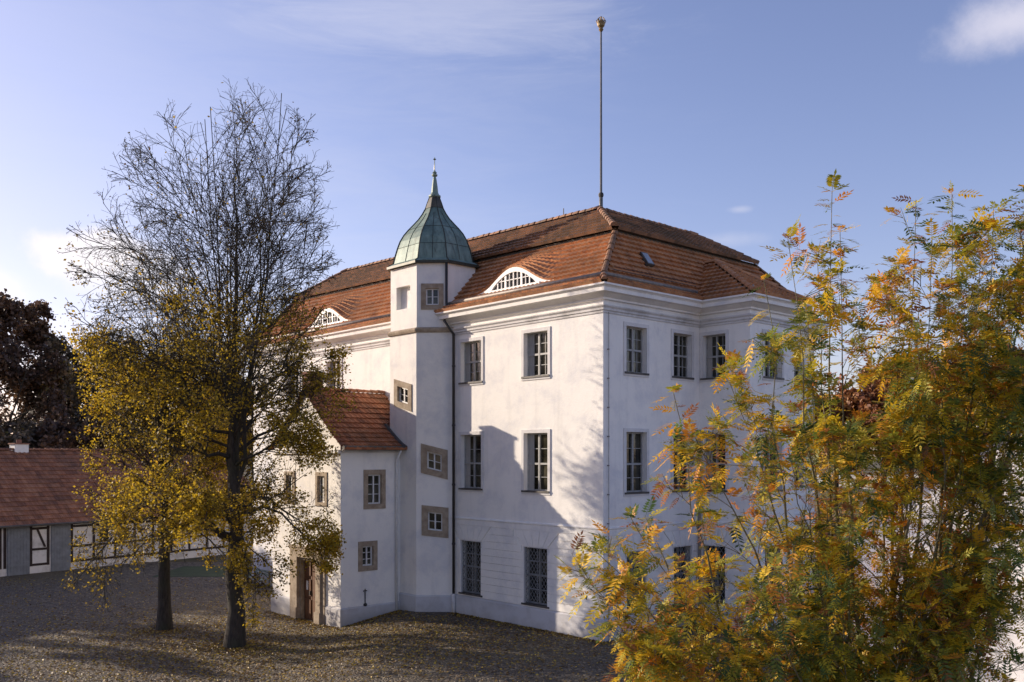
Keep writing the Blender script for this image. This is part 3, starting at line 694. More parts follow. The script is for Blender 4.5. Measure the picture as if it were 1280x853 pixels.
# dome
ccx = sum(p[0] for p in up) / 8; ccy = sum(p[1] for p in up) / 8
dprof = [(1.05, 14.02), (1.06, 14.10), (1.03, 14.15), (0.94, 14.24), (0.895, 14.6), (0.845, 14.95), (0.785, 15.28), (0.70, 15.58), (0.595, 15.84), (0.475, 16.10), (0.365, 16.35), (0.28, 16.60), (0.205, 16.88), (0.16, 17.15), (0.125, 17.34), (0.11, 17.42)]
dprof = [(a_, 17.42 - (17.42 - z_) * (3.14 / 3.40)) for a_, z_ in dprof]
dm = MB(); V = []
def dome_pt(i, t, s, z):
    a, b_ = Vector(up[i % 8]), Vector(up[(i + 1) % 8]); p = a.lerp(b_, t); c_ = Vector((ccx, ccy)); q = c_ + (p - c_) * s
    return (q.x, q.y, z)
for (s, z) in dprof:
    for i in range(8): V.append(dome_pt(i, 0, s, z))
Fq_ = []
for j in range(len(dprof) - 1):
    for i in range(8): Fq_.append((j * 8 + i, j * 8 + (i + 1) % 8, (j + 1) * 8 + (i + 1) % 8, (j + 1) * 8 + i))
Fq_.append(tuple(range(7, -1, -1)))
dm.add(V, Fq_); dome = dm.build('dome', M['copper'], tower)
mb = MB()
for i in range(8):
    mb.tube([dome_pt(i, 0, s + 0.008, z) for s, z in dprof[1:]], 0.022, 5)
    mb.tube([dome_pt(i, 0.5, s + 0.004, z) for s, z in dprof[3:12]], 0.012, 4)
for q in (5, 8):
    for i in range(8): mb.tube([dome_pt(i, 0, dprof[q][0] + 0.004, dprof[q][1]), dome_pt(i, 1, dprof[q][0] + 0.004, dprof[q][1])], 0.008, 4)
mb.build('standing_seams', M['copper_dark'], tower)
mb = MB(); nk = [(a_ + 0.012, z_) for a_, z_ in dprof[12:]]
mb.add([dome_pt(i, 0, a_, z_) for a_, z_ in nk for i in range(8)], [(j * 8 + i, j * 8 + (i + 1) % 8, (j + 1) * 8 + (i + 1) % 8, (j + 1) * 8 + i) for j in range(len(nk) - 1) for i in range(8)]); mb.build('dome_neck', plain('aged_copper_neck', (0.03, 0.025, 0.018), (0.10, 0.09, 0.06), 3, 0.5, 0, 0.2), tower)
mb = MB(); o8 = [dome_pt(i, 0, 1.09, 14.29)[:2] for i in range(8)]
V = [(*p, 14.24) for p in o8] + [(*p, 14.34) for p in o8]; mb.add(V, [(i, (i + 1) % 8, 8 + (i + 1) % 8, 8 + i) for i in range(8)] + [tuple(range(7, -1, -1))]); mb.build('dome_rim', M['copper_dark'], tower)
mb = MB(); mb.lathe((ccx, ccy, 0), [(0.22, 17.38), (0.27, 17.44), (0.26, 17.50), (0.20, 17.53), (0.16, 17.62), (0.13, 17.9), (0.08, 18.22), (0.05, 18.3), (0.12, 18.35), (0.13, 18.4), (0.06, 18.44), (0.10, 18.48), (0.04, 18.55), (0.02, 18.6), (0.016, 19.02), (0.07, 19.06), (0.02, 19.10), (0.01, 19.16)], 10)
mb.build('spire', M['copper'], tower, smooth=False)
mb = MB()
def vane(pts):
    th_ = 0.008; n = len(pts); V = [(ccx + p[0] * 0.85, ccy - p[0] * 0.5 - th_, p[1]) for p in pts] + [(ccx + p[0] * 0.85, ccy - p[0] * 0.5 + th_, p[1]) for p in pts]
    mb.add(V, [tuple(range(n)), tuple(range(2 * n - 1, n - 1, -1))] + [(i, (i + 1) % n, n + (i + 1) % n, n + i) for i in range(n)])
vane([(0.0, 18.56), (-0.24, 18.50), (-0.18, 18.62), (-0.26, 18.76), (-0.15, 18.84), (-0.08, 18.94), (0.0, 18.98)])
mb.build('weather_vane', M['gilt'], tower)
# drainpipes
mb = MB(); q0 = Vector((up[2][0], up[2][1])); o_ = Vector((0.09, -0.09))
pt = lambda x, y, z: (x, y, z)
mb.tube([(q0.x + .05, q0.y - .10, 14.25), (q0.x + .05, q0.y - .10, 12.0), (q0.x + 0.06, q0.y - .22, 11.85), (q0.x + .42, q0.y - 0.30, 11.55), (-7.98, -0.14, 11.30), (-7.98, -0.14, 0.75)], 0.055, 8)
for z in (10, 7.6, 5.2, 2.8): mb.tube([(-7.98, -0.14, z - .04), (-7.98, -0.14, z + .04)], 0.07, 8)
mb.build('downpipe', M['dark_pipe'], palace, smooth=True)
mb = MB(); mb.tube([(-7.98, -0.14, 0.78), (-7.98, -0.14, -0.1)], 0.07, 8); mb.build('pipe_foot', M['trim'], palace, smooth=True)
mb = MB(); mb.tube([(0.06, 0.22, 11.3), (0.06, 0.22, 0.0)], 0.012, 5)
for z in range(1, 11): mb.box(0.0, 0.08, 0.20, 0.24, z, z + 0.04)
mb.build('lightning_conductor', M['gutter'], palace)
mb = MB(); mb.tube([(0.10, 5.35, 7.2), (0.10, 5.35, 0.6)], 0.05, 8); mb.box(0.0, 0.22, 5.22, 5.46, 7.2, 7.34); mb.build('downpipe', M['gutter'], palace)

# ---- entrance annex with curved gable
AX0, AX1, AY, AE = -15.97, -10.40, -3.93, 6.62
AM, AR = -13.1, 9.12
FA = Face((0, AY), (1, 0), (0, -1)); FAR = Face((AX1, 0), (0, 1), (1, 0)); FAL = Face((AX0, 0), (0, 1), (-1, 0))
an = MB()
aw = [(-2.86, -1.80, 4.2, 5.80), (-3.12, -2.2, 1.70, 2.90)]
wall_panel(an, FAR, AY, 0, -0.8, AE + 0.1, aw); door_h = (-13.62, -12.10, -0.8, 2.12)
upw = [(-14.9, -14.0, 4.3, 5.7), (-12.3, -11.4, 4.3, 5.7)]
wall_panel(an, FA, AX0, AX1, -0.8, AE, [door_h] + upw, 0.35); wall_panel(an, FAL, AY, 0, -0.8, AE, [])
annex = an.build('entrance_annex', M['wall_low'], palace)
for a in aw: window(FAR, *a, 'stone', inset=0.20, rec=0.13)
for a in upw: window(FA, *a, 'stone', inset=0.16, rec=0.13)
# gable wall under the flared roof, with a small chimney block on its top
def arp(t):
    return (2.80 + 0.42) * (1 - t), 6.62 + (AR - 6.62) * (t ** 1.22)
ts = [0.13, 0.25, 0.4, 0.55, 0.7, 0.85, 0.97]
right = [(min(AX1, AM + arp(t)[0] - 0.05), arp(t)[1] - 0.07) for t in ts]; left = [(max(AX0, AM - arp(t)[0] + 0.05), arp(t)[1] - 0.07) for t in ts][::-1]
outl = [(AX1, 6.6)] + right + left + [(AX0, 6.6)]
mb = MB(); n = len(outl); y0_, y1_ = AY - 0.01, AY + 0.30
mb.add([(x, y0_, z) for x, z in outl] + [(x, y1_, z) for x, z in outl], [tuple(range(n)), tuple(range(2 * n - 1, n - 1, -1))] + [(i, (i + 1) % n, n + (i + 1) % n, n + i) for i in range(n)])
mb.build('gable', M['wall'], palace)
mb = MB(); mb.box(AM - 0.34, AM + 0.34, AY + 0.02, AY + 0.6, AR - 0.3, AR + 0.66); mb.box(AM - 0.40, AM + 0.40, AY - 0.04, AY + 0.66, AR + 0.66, AR + 0.76); mb.build('chimney', M['brick'], palace)
mb = MB(); mb.box(AX0 - 0.02, AX1 + 0.02, AY - 0.12, AY - 0.012, 6.46, 6.60); mb.build('gable_cornice', M['wall'], palace)
ar = MB()
def S_ar(y, v):
    o, z = arp(v); o2, z2 = arp(min(1, v + 0.01)); o1, z1 = arp(max(0, v - 0.01)); return Vector((AM + o, y, z)), Vector((z2 - z1, 0, o1 - o2)).normalized()
tiles(ar, S_ar, 0, 1, 12, lambda v: (AY - 0.16, -1.07 if v < .44 else 0.0), thick=0.07)
def S_al(y, v):
    o, z = arp(v); return Vector((AM - o, -y, z)), Vector((-0.7, 0, 0.7)).normalized()
tiles(ar, S_al, 0, 1, 12, lambda v: (0.0, -AY + 0.16), pitch=0.26, sub=3)
ridge(ar, (AM, AY - 0.1, AR + 0.04), (AM, 0, AR + 0.04), 0.12)
ar.build('annex_roof', tile_mat('annex_tiles', [(0.0, (0.17, 0.055, 0.025)), (0.5, (0.36, 0.125, 0.05)), (1.0, (0.48, 0.19, 0.085))], (0.10, 0.065, 0.035), 0.7), palace, attr=True)
mb = MB(); mb.tube([(AX1 + 0.44, AY - 0.14, 6.68), (AX1 + 0.44, -1.0, 6.68)], 0.09, 8)
prev = [(AM + arp(t)[0], -1.12, arp(t)[1] + 0.1) for t in (0, .08, .16, .24, .32, .40, .46)]; mb.tube(prev, 0.07, 6); mb.build('annex_gutter', M['lead'], palace)
mb = MB(); mb.tube([(AX1 + 0.42, -1.3, 6.60), (AX1 + 0.14, -1.3, 6.25), (AX1 + 0.10, -1.3, 6.0), (AX1 + 0.10, -1.3, -0.2)], 0.05, 8); mb.build('annex_downpipe', M['white_paint'], palace, smooth=True)
mb = MB(); ap = [(AX0, 0), (AX0, AY), (-14.36, AY)]; sweep(mb, ap, [(0.06, -0.9), (0.06, 0.24), (0.0, 0.30)], closed=False)
sweep(mb, [(-11.46, AY), (AX1, AY), (AX1, -0.9)], [(0.06, -0.9), (0.06, 0.24), (0.0, 0.30)], closed=False); mb.build('annex_plinth', M['plinth'], palace)
mb = MB(); mb.box(AX0, AX1 + 0.12, AY + 0.02, 0.0, 6.5, 6.62); mb.build('annex_cornice', M['trim'], palace)
# portal
pm = MB()
for (a, b_, c_, d_, dd) in ((-14.32, -13.98, -0.9, 2.50, 0.08), (-11.74, -11.50, -0.9, 2.50, 0.08), (-13.98, -13.62, -0.9, 2.12, 0.15), (-12.10, -11.74, -0.9, 2.12, 0.15), (-13.98, -11.74, 2.12, 2.40, 0.15), (-14.36, -11.46, 2.50, 2.58, 0.13), (-14.02, -13.60, -0.9, -0.02, 0.21), (-12.12, -11.70, -0.9, -0.02, 0.21)):
    fbox(pm, FA, a, b_, 0.002, dd, c_, d_)
fbox(pm, FA, -14.32, -11.50, 0.002, 0.10, 2.40, 2.50)
pm.build('portal_surround', M['stone'], palace)
dmb = MB()
fbox(dmb, FA, -13.5, -12.88, -0.24, -0.16, -0.6, 2.0); fbox(dmb, FA, -12.84, -12.22, -0.24, -0.16, -0.6, 2.0)
for u in (-13.44, -12.78):
    for z0_, z1_ in ((-0.4, 0.35), (0.5, 1.2), (1.35, 1.9)): fbox(dmb, FA, u, u + 0.5, -0.16, -0.125, z0_, z1_)
mbj = MB()
fbox(mbj, FA, -13.618, -13.50, -0.30, 0.0, -0.8, 2.118); fbox(mbj, FA, -12.22, -12.102, -0.30, 0.0, -0.8, 2.118); fbox(mbj, FA, -13.50, -12.22, -0.30, 0.0, 2.0, 2.118); mbj.build('door_jamb', M['stone'], palace)
door = dmb.build('door', M['oak'], palace)
mb = MB(); fbox(mb, FA, -12.95, -12.90, -0.16, -0.06, 0.55, 0.72); mb.build('handle', M['iron'], door)
mb = MB(); fbox(mb, FA, -13.28, -13.12, -0.122, -0.115, 0.75, 1.12); mb.build('notice', M['white_paint'], door)
# iron anchor on the annex side wall
mb = MB(); ya = -2.80
mb.tube([(AX1 + 0.03, ya, 0.38), (AX1 + 0.03, ya, 0.98)], 0.022, 6); mb.tube([(AX1 + 0.03, ya - 0.09, 0.90), (AX1 + 0.03, ya + 0.09, 0.90)], 0.02, 6)
mb.v_count = 0; mb.lathe((AX1 + 0.04, ya, 0.34), [(0.01, -0.07), (0.07, -0.04), (0.08, 0.0), (0.07, 0.04), (0.01, 0.07)], 10); mb.build('wall_anchor', M['iron'], palace)

# ------------------------------------------------------------------ flagpole on the roof apex
fp = empty('flagpole', palace.matrix_basis @ Vector((-3.75, 4.05, 16.15)))
tag(fp, 'tall thin grey flagpole with a crown finial rising from the palace roof ridge', 'flagpole')
base = Vector((0, 0, 0)); ytop = 25.2 - 16.15 - 0.55
Yp = fp.location.y; ptop = CAM_H + (HORIZON - 36) / F_PX * Yp - 16.15
mb = MB(); mb.tube([(0, 0, -0.1), (0, 0, 0.6), (0.0, 0, 0.6), (0, 0, ptop)], [0.08, 0.075, 0.052, 0.036], 10); mb.build('pole', M['grey_paint'] if False else plain('pole_paint', (0.10, 0.10, 0.09), (0.20, 0.19, 0.18), 3, 0.5), fp, smooth=True)
mb = MB(); mb.lathe((0, 0, 0), [(0.11, 0.0), (0.13, 0.12), (0.10, 0.2)], 10); mb.lathe((0, 0, 0), [(0.09, 0.62), (0.11, 0.70), (0.09, 0.78)], 10); mb.build('collar', M['iron'], fp)
mb = MB(); mb.lathe((0, 0, ptop), [(0.05, -0.12), (0.10, -0.05), (0.07, 0.02), (0.14, 0.10), (0.16, 0.20), (0.15, 0.28), (0.05, 0.34), (0.03, 0.42), (0.05, 0.46), (0.01, 0.50)], 12)
for k_ in range(8):
    a = k_ * math.pi / 4; mb.tube([(0.14 * math.cos(a), 0.14 * math.sin(a), ptop + 0.18), (0.19 * math.cos(a), 0.19 * math.sin(a), ptop + 0.30), (0.10 * math.cos(a), 0.10 * math.sin(a), ptop + 0.42)], 0.02, 5)
mb.build('crown_finial', plain('old_gilt', (0.16, 0.11, 0.05), (0.34, 0.24, 0.11), 9, 0.5, 0, 0.3), fp)

# ------------------------------------------------------------------ half-timbered range
RA = math.atan2(0.818, 0.575)
hr = empty('half_timbered_stable', (-29.2, 52.6, -0.5), RA)
tag(hr, 'long low half-timbered stable range with red tiled roof behind the courtyard trees', 'stable')
X0, X1, WH, DP = -34.0, 19.0, 2.95, 9.0
FH = Face((0, 0), (1, 0), (0, -1))
mb = MB(); mb.box(X0, X1, 0, DP, -0.6, WH); mb.build('wall', M['infill'], hr)
mb = MB(); mb.box(X0, X1, -0.05, 0.0, -0.6, 0.42)
doors = [(0.36, 1.64), (2.92, 4.12)] + [(-3.2, -1.9), (-6.1, -4.8)]
mb.build('plinth', M['infill'], hr)
tb = MB(); T = 0.16
posts = sorted([-0.02 + .0, 0.24, 1.73, 2.75, 4.21, 5.62, 7.05, 8.4, 9.72, 11.1, 12.5, 13.9, 15.3, 16.7, 18.1, 18.9] + [-1.8, -3.3, -4.7, -6.2] + [-7.6 - 1.4 * i for i in range(18)])
for p in posts: fbox(tb, FH, p - T / 2, p + T / 2, 0.055, 0.075, 0.42, WH)
def inside(a): return any(d0 - 0.1 < a < d1 + 0.1 for d0, d1 in doors)
for a, b_ in zip(posts, posts[1:]):
    if inside((a + b_) / 2): continue
    for z in (0.50, 1.40, 2.62):
        if b_ - a > 0.5: fbox(tb, FH, a + T / 2, b_ - T / 2, 0.053, 0.073, z - 0.07, z + 0.07)
fbox(tb, FH, X0, X1, 0.078, 0.12, WH - 0.2, WH + 0.02)
for a, s_ in ((2.05, 1), (8.55, 1), (12.35, -1), (-8.8, 1), (-13, -1)):
    tb.hexa([FH(a, 0.056, 2.55), FH(a + .14, 0.056, 2.55), FH(a + .14, 0.077, 2.55), FH(a, 0.077, 2.55), FH(a + .45 * s_, 0.056, 1.5), FH(a + .45 * s_ + .14, 0.056, 1.5), FH(a + .45 * s_ + .14, 0.077, 1.5), FH(a + .45 * s_, 0.077, 1.5)])
tb.build('timber_frame', M['timber'], hr)
# fill behind timbers flush
mb = MB(); fbox(mb, FH, X0, X1, 0.001, 0.052, 0.42, WH); mb.build('infill', M['infill'], hr)
for d0, d1 in doors:
    q = MB()
    nb = 7
    for i in range(nb):
        a, b_ = d0 + (d1 - d0) * i / nb, d0 + (d1 - d0) * (i + 1) / nb - 0.008; fbox(q, FH, a, b_, 0.08, 0.12, 0.0, WH - 0.22)
    d_ = q.build('door', M['greydoor'], hr)
    q = MB(); fbox(q, FH, d0 + 0.02, d1 - 0.02, 0.12, 0.14, 0.5, 0.62); fbox(q, FH, d0 + 0.02, d1 - 0.02, 0.12, 0.14, 2.0, 2.12); q.build('strap_hinge', M['greydoor'], d_)
for a in (6.0, 7.35, 10.1, 11.5):
    q = MB(); fbox(q, FH, a, a + 0.62, 0.056, 0.072, 1.52, 2.3); wn_ = q.build('window', M['timber'], hr)
    q = MB(); fbox(q, FH, a + .06, a + 0.29, 0.073, 0.078, 1.58, 2.24); fbox(q, FH, a + .33, a + 0.56, 0.073, 0.078, 1.58, 2.24); q.build('pane', M['glass'], wn_)
hrf = MB(); RH = 4.05
def S_h(x, v): return Vector((x, -0.45 + (DP / 2 + 0.45) * v, WH - 0.08 + (RH + 0.30) * v)), Vector((0, -RH, DP / 2)).normalized()
tiles(hrf, S_h, 0, 1, 17, lambda v: (X0 - 0.4, X1 + 0.4 - 2.2 * max(0, v - 0.35)), pitch=0.27, sub=3, thick=0.06)
def S_hb(x, v): return Vector((x, DP + 0.45 - (DP / 2 + 0.45) * v, WH - 0.08 + (RH + 0.30) * v)), Vector((0, RH, DP / 2)).normalized()
hrf.cur = 0.4; hrf.add([S_hb(X0 - .4, 0)[0], S_hb(X1 + .4, 0)[0], S_hb(X1 - 1, 1)[0], S_hb(X0 - .4, 1)[0]], [(0, 1, 2, 3)])
hrf.add([(X1 + 0.4, -0.4, WH - 0.08), (X1 + 0.4, DP + 0.4, WH - 0.08), (X1 - 1, DP / 2, WH + RH + 0.22)], [(0, 1, 2)]); hrf.add([(X0 - 0.3, -0.4, WH - 0.08), (X0 - 0.3, DP + 0.4, WH - 0.08), (X0 - .3, DP / 2, WH + RH + 0.22)], [(0, 1, 2)])
ridge(hrf, (X0 - .4, DP / 2, WH + RH + 0.26), (X1 - 1, DP / 2, WH + RH + 0.26), 0.13)
hrf.build('roof', M['tile_range'], hr, attr=True)
mb = MB(); mb.tube([(X0, -0.5, WH - 0.10), (X1 + .2, -0.5, WH - 0.10)], 0.075, 8); mb.build('gutter', M['lead'], hr, smooth=True)
mb = MB(); mb.box(3.0, 3.85, DP / 2 - 0.2, DP / 2 + 0.5, 6.6, 7.62); chm = mb.build('chimney', M['white_paint'], hr)
mb = MB(); mb.box(2.94, 3.91, DP / 2 - 0.27, DP / 2 + 0.57, 7.62, 7.70); mb.tube([(3.42, DP / 2 + .15, 7.70), (3.42, DP / 2 + .15, 7.92)], 0.16, 8); mb.build('chimney_cap', M['brick'], chm)

# ------------------------------------------------------------------ white outbuilding on the right
ob = empty('outbuilding', (8.3, 22.4, 0), TH)
tag(ob, 'sunlit white outbuilding glimpsed through the rowan at right', 'outbuilding')
mb = MB(); prof = [(0, -0.5), (9, -0.5), (9, 4.6), (4.5, 7.6), (0, 4.6)]
mb.add([(x, 0, z) for x, z in prof] + [(x, 9, z) for x, z in prof], [tuple(range(5)), tuple(range(9, 4, -1))] + [(i, (i + 1) % 5, 5 + (i + 1) % 5, 5 + i) for i in range(5)]); mb.build('wall', M['render2'], ob)
mb = MB(); nl = Vector((-3, 0, 4.5)).normalized()
tiles(mb, lambda y, v: (Vector((-0.4 + 4.9 * v, -y, 4.42 + 3.3 * v)), Vector((-3, 0, 4.9)).normalized()), 0, 1, 14, lambda v: (-9.2, 0.25), sub=2, pitch=0.3)
tiles(mb, lambda y, v: (Vector((9.4 - 4.9 * v, y, 4.42 + 3.3 * v)), Vector((3, 0, 4.9)).normalized()), 0, 1, 14, lambda v: (-0.25, 9.2), sub=2, pitch=0.3)
mb.build('roof', M['tile_range'], ob, attr=True)
# benches
def bench(name, loc, rz, label, mat):
    r = empty(name, loc, rz)
    q = MB()
    for k_ in range(3): q.box(-0.9, 0.9, -0.22 + k_ * 0.15, -0.09 + k_ * 0.15, 0.43, 0.46)
    q.build('seat', mat, r)
    q = MB()
    for k_ in range(2): q.box(-0.9, 0.9, 0.25, 0.28, 0.6 + k_ * 0.16, 0.72 + k_ * 0.16)
    q.build('backrest', mat, r)
    for x in (-0.8, 0.8):
        for y, h in ((-0.18, 0.43), (0.24, 0.9)):
            q = MB(); q.box(x - 0.03, x + 0.03, y - 0.025, y + 0.025, 0, h); q.build('leg', M['iron'], r)
    tag(r, label, 'bench'); return r
bl = palace.matrix_basis @ Vector((-23.6, -0.75, 0)); bench('bench', (bl.x, bl.y, -0.5), TH, 'green slatted bench standing left of the entrance annex', M['bench'])
bl = palace.matrix_basis @ Vector((0.55, 3.9, 0)); bench('bench', (bl.x, bl.y, 0.0), TH + math.pi / 2, 'dark bench against the shaded palace side wall behind rowan leaves', M['iron'])

# ------------------------------------------------------------------ trees
def polytubes(groups, name, mat, parent, sides):
    """groups: list of (P [n,k,3], R [n,k]) -> one tube mesh"""
    VV = []; FF_ = []; off = 0
    for (P, R), sd_ in zip(groups, sides):
        if len(P) == 0: continue
        n, k, _ = P.shape
        T = np.gradient(P, axis=1); T /= np.linalg.norm(T, axis=2, keepdims=True) + 1e-9
        ref = np.where(np.abs(T[:, :1, 2:3]) > 0.9, np.array([[[1., 0, 0]]]), np.array([[[0, 0, 1.]]]))
        ref = np.repeat(ref, k, axis=1)
        U = np.cross(T, ref); U /= np.linalg.norm(U, axis=2, keepdims=True) + 1e-9; W_ = np.cross(T, U)
        ang = np.arange(sd_) * 2 * np.pi / sd_
        ring = P[:, :, None, :] + R[:, :, None, None] * (U[:, :, None, :] * np.cos(ang)[None, None, :, None] + W_[:, :, None, :] * np.sin(ang)[None, None, :, None])
        VV.append(ring.reshape(-1, 3))
        idx = np.arange(n * k * sd_).reshape(n, k, sd_) + off; nx = np.roll(idx, -1, axis=2)
        q = np.stack([idx[:, :-1], nx[:, :-1], nx[:, 1:], idx[:, 1:]], axis=-1).reshape(-1, 4); FF_.append(q); off += n * k * sd_
    return npmesh(name, np.concatenate(VV), np.concatenate(FF_), mat, parent, smooth=True)
def bez(p0, p1, p2, k):
    t = np.linspace(0, 1, k)[None, :, None]
    return (1 - t) ** 2 * p0[:, None] + 2 * t * (1 - t) * p1[:, None] + t ** 2 * p2[:, None]
def children(P, R, per, l0, l1, ang, upb, env, r_ratio, k, g, f0=0.18, droop=0.0, jit=0.05):
    """side branches along parent curves"""
    n, kk, _ = P.shape
    m = n * per; pi = np.repeat(np.arange(n), per)
    f = f0 + (1 - f0) * ((np.tile(np.arange(per), n) + g.uniform(0, 1, m)) / per); f = np.clip(f, 0, 0.995)
    x = f * (kk - 1); i = np.minimum(x.astype(int), kk - 2); w_ = (x - i)[:, None]
    S = P[pi, i] * (1 - w_) + P[pi, i + 1] * w_
    T = P[pi, i + 1] - P[pi, i]; T /= np.linalg.norm(T, axis=1, keepdims=True) + 1e-9
    plen = np.linalg.norm(np.diff(P, axis=1), axis=2).sum(1)[pi]
    rd = g.normal(0, 1, (m, 3)); rd -= T * (rd * T).sum(1, keepdims=True); rd /= np.linalg.norm(rd, axis=1, keepdims=True)
    a = np.radians(g.uniform(ang[0], ang[1], m))[:, None]
    D = T * np.cos(a) + rd * np.sin(a); D[:, 2] += upb; D /= np.linalg.norm(D, axis=1, keepdims=True)
    L = plen * g.uniform(l0, l1, m) * (1.0 - 0.55 * f)
    E_ = S + D * L[:, None]
    if env is not None:
        rag = g.uniform(0.90, 1.05, m)
        o = env(E_); bad = o > rag; E_[bad] = S[bad] + (E_[bad] - S[bad]) * 0.6
        keep = (env(E_) < rag) | ((g.uniform(0, 1, m) < 0.10) & (env(E_) < 1.25)); pi, S, E_, T, f, i, L = pi[keep], S[keep], E_[keep], T[keep], f[keep], i[keep], L[keep]
    Mid = (S + E_) / 2 + T * (np.linalg.norm(E_ - S, axis=1)[:, None]) * 0.12
    E_[:, 2] -= droop * np.linalg.norm(E_ - S, axis=1)
    Q = bez(S, Mid, E_, k)
    if k > 3:
        j = g.normal(0, jit, Q.shape) * np.linalg.norm(E_ - S, axis=1)[:, None, None] * 0.25; j[:, 0] = 0; Q = Q + j
    r0 = R[pi, i] * r_ratio; RR = r0[:, None] * np.linspace(1, 0.35, k)[None]
    return Q, RR
def leafcloud(pts, size, g, flat=0.0):
    """one bent quad per point"""
    n = len(pts); a = g.normal(0, 1, (n, 3)); a[:, 2] *= (1 - flat); a /= np.linalg.norm(a, axis=1, keepdims=True)
    b_ = g.normal(0, 1, (n, 3)); b_ -= a * (a * b_).sum(1, keepdims=True); b_ /= np.linalg.norm(b_, axis=1, keepdims=True)
    s = size * g.uniform(0.6, 1.3, n)[:, None]
    V = np.stack([pts - a * s, pts + b_ * s * 0.75, pts + a * s * 1.1, pts - b_ * s * 0.75], axis=1).reshape(-1, 3)
    return V, np.arange(4 * n).reshape(n, 4)

def linden(base, H, fork_z, Rz, ext, nl, seed, trunk_r, leaf_n, leaf_top, label, twig=(9, 7, 5), lean=(0, 0), dens=1.0, leaders=3):
    g = np.random.default_rng(seed)
    root = empty('linden_tree', base); tag(root, label, 'tree', 'courtyard linden trees')
    Rz = [(0.4, Rz[0][1])] + Rz; zs = np.array([a for a, _ in Rz]); rs = np.array([b for _, b in Rz])
    def radius(z, az):
        r = np.interp(z, zs, rs); lr = ext(z, az); return r * lr
    def env(E_):
        az = np.arctan2(E_[:, 1], E_[:, 0]); r = np.hypot(E_[:, 0], E_[:, 1])
        return np.where((E_[:, 2] > H) | (E_[:, 2] < zs[0]), 2.0, r / (radius(E_[:, 2], az) + 1e-3))
    # trunk with several leaders
    kt = 14; tz = np.linspace(-0.15, H * 0.90, kt)
    tp = np.stack([lean[0] * (tz / H) ** 2 + g.normal(0, 0.05, kt) * (tz > 1), lean[1] * (tz / H) ** 2 + g.normal(0, 0.05, kt) * (tz > 1), tz], 1)
    tr = trunk_r * np.interp(tz / H, [0, 0.03, 0.12, 0.3, 0.6, 0.75, 0.9], [1.55, 1.15, 1.0, 0.78, 0.28, 0.11, 0.03])
    P0_, R0_ = tp[None], tr[None]
    S = []; E2 = []; R = []; Md = []
    golden = 2.39996; az0 = g.uniform(0, 6)
    for i in range(nl):
        f = (i + 0.3) / nl
        zst = fork_z + (H * 0.72 - fork_z) * f ** 1.15 if i >= leaders else fork_z + g.uniform(0.2, H * 0.35)
        az = az0 + i * golden
        if i < leaders: rise = (H * 0.97 - zst); zt = H * g.uniform(0.86, 0.98); rr_ = radius(zt, az) * g.uniform(0.45, 1.0)
        elif i < leaders + 9:
            zst = fork_z + g.uniform(-0.3, 1.8); zt = g.uniform(1.8, 5.6); rr_ = radius(zt, az) * g.uniform(0.85, 1.0)
        else:
            zt = zst + (H - zst) * g.uniform(0.10, 0.62) * (0.35 + 0.65 * f) + g.uniform(-0.5, 0.8); zt = min(zt, H * 0.95); rr_ = radius(zt, az) * g.uniform(0.86, 1.0)
        tt = np.interp(zst, tz, np.arange(kt)); i0 = int(tt); s = tp[i0] + (tp[min(i0 + 1, kt - 1)] - tp[i0]) * (tt - i0)
        e_ = np.array([rr_ * math.cos(az), rr_ * math.sin(az), zt])
        m_ = s + (e_ - s) * np.array([0.50, 0.50, 0.42 if i >= leaders else 0.36]) + np.array([0, 0, 1.6 if leaders <= i < leaders + 9 else 0])
        S.append(s); E2.append(e_); Md.append(m_); R.append(np.interp(zst, tz, tr) * (0.36 if i < leaders else 0.36 * g.uniform(0.8, 1.15)))
    L1 = bez(np.array(S), np.array(Md), np.array(E2), 9); R1 = np.array(R)[:, None] * (np.linspace(1, 0.12, 9)[None] ** 1.25)
    L1[:, 1:-1] += g.normal(0, 0.09, L1[:, 1:-1].shape)
    R1 = np.maximum(R1, 0.014)
    L2, R2 = children(L1, R1, twig[0], 0.38, 0.66, (27, 54), 0.10, env, 0.48, 6, g, 0.16); R2 = np.maximum(R2, 0.011)
    L3, R3 = children(L2, R2, twig[1], 0.35, 0.65, (32, 64), 0.06, env, 0.55, 5, g, 0.18); R3 = np.maximum(R3, 0.008)
    L4, R4 = children(L3, R3, twig[2], 0.35, 0.75, (32, 68), 0.03, env, 0.6, 4, g, 0.2); R4 = np.maximum(R4, 0.0055)
    # drooping lower twigs
    for L in (L2, L3, L4):
        lowm = np.clip((5.5 - L[:, 0, 2]) / 5.0, 0, 1); kk = L.shape[1]
        L[:, :, 2] -= (lowm[:, None] * (np.linspace(0, 1, kk)[None] ** 1.5) * 0.45 * np.linalg.norm(L[:, -1] - L[:, 0], axis=1)[:, None])
    polytubes([(P0_, R0_), ], 'trunk', M['bark'], root, [14])
    polytubes([(L1, R1), (L2, R2), (L3, R3), (L4, R4)], 'branches', M['bark'], root, [7, 5, 3, 3])
    # leaves
    pts = np.concatenate([L4[:, 1:].reshape(-1, 3), L3[:, 2:].reshape(-1, 3), L2[:, 3:].reshape(-1, 3)])
    pr = np.clip((leaf_top - pts[:, 2]) / 5.0, 0.0, 1.0) ** 1.3 * 1.0 + 0.018
    # patches keep or lose their leaves together
    ph = np.sin(pts[:, 0] * 1.3 + seed) + np.sin(pts[:, 1] * 1.1 + 2) + np.sin(pts[:, 2] * 1.7 + pts[:, 0] * .6)
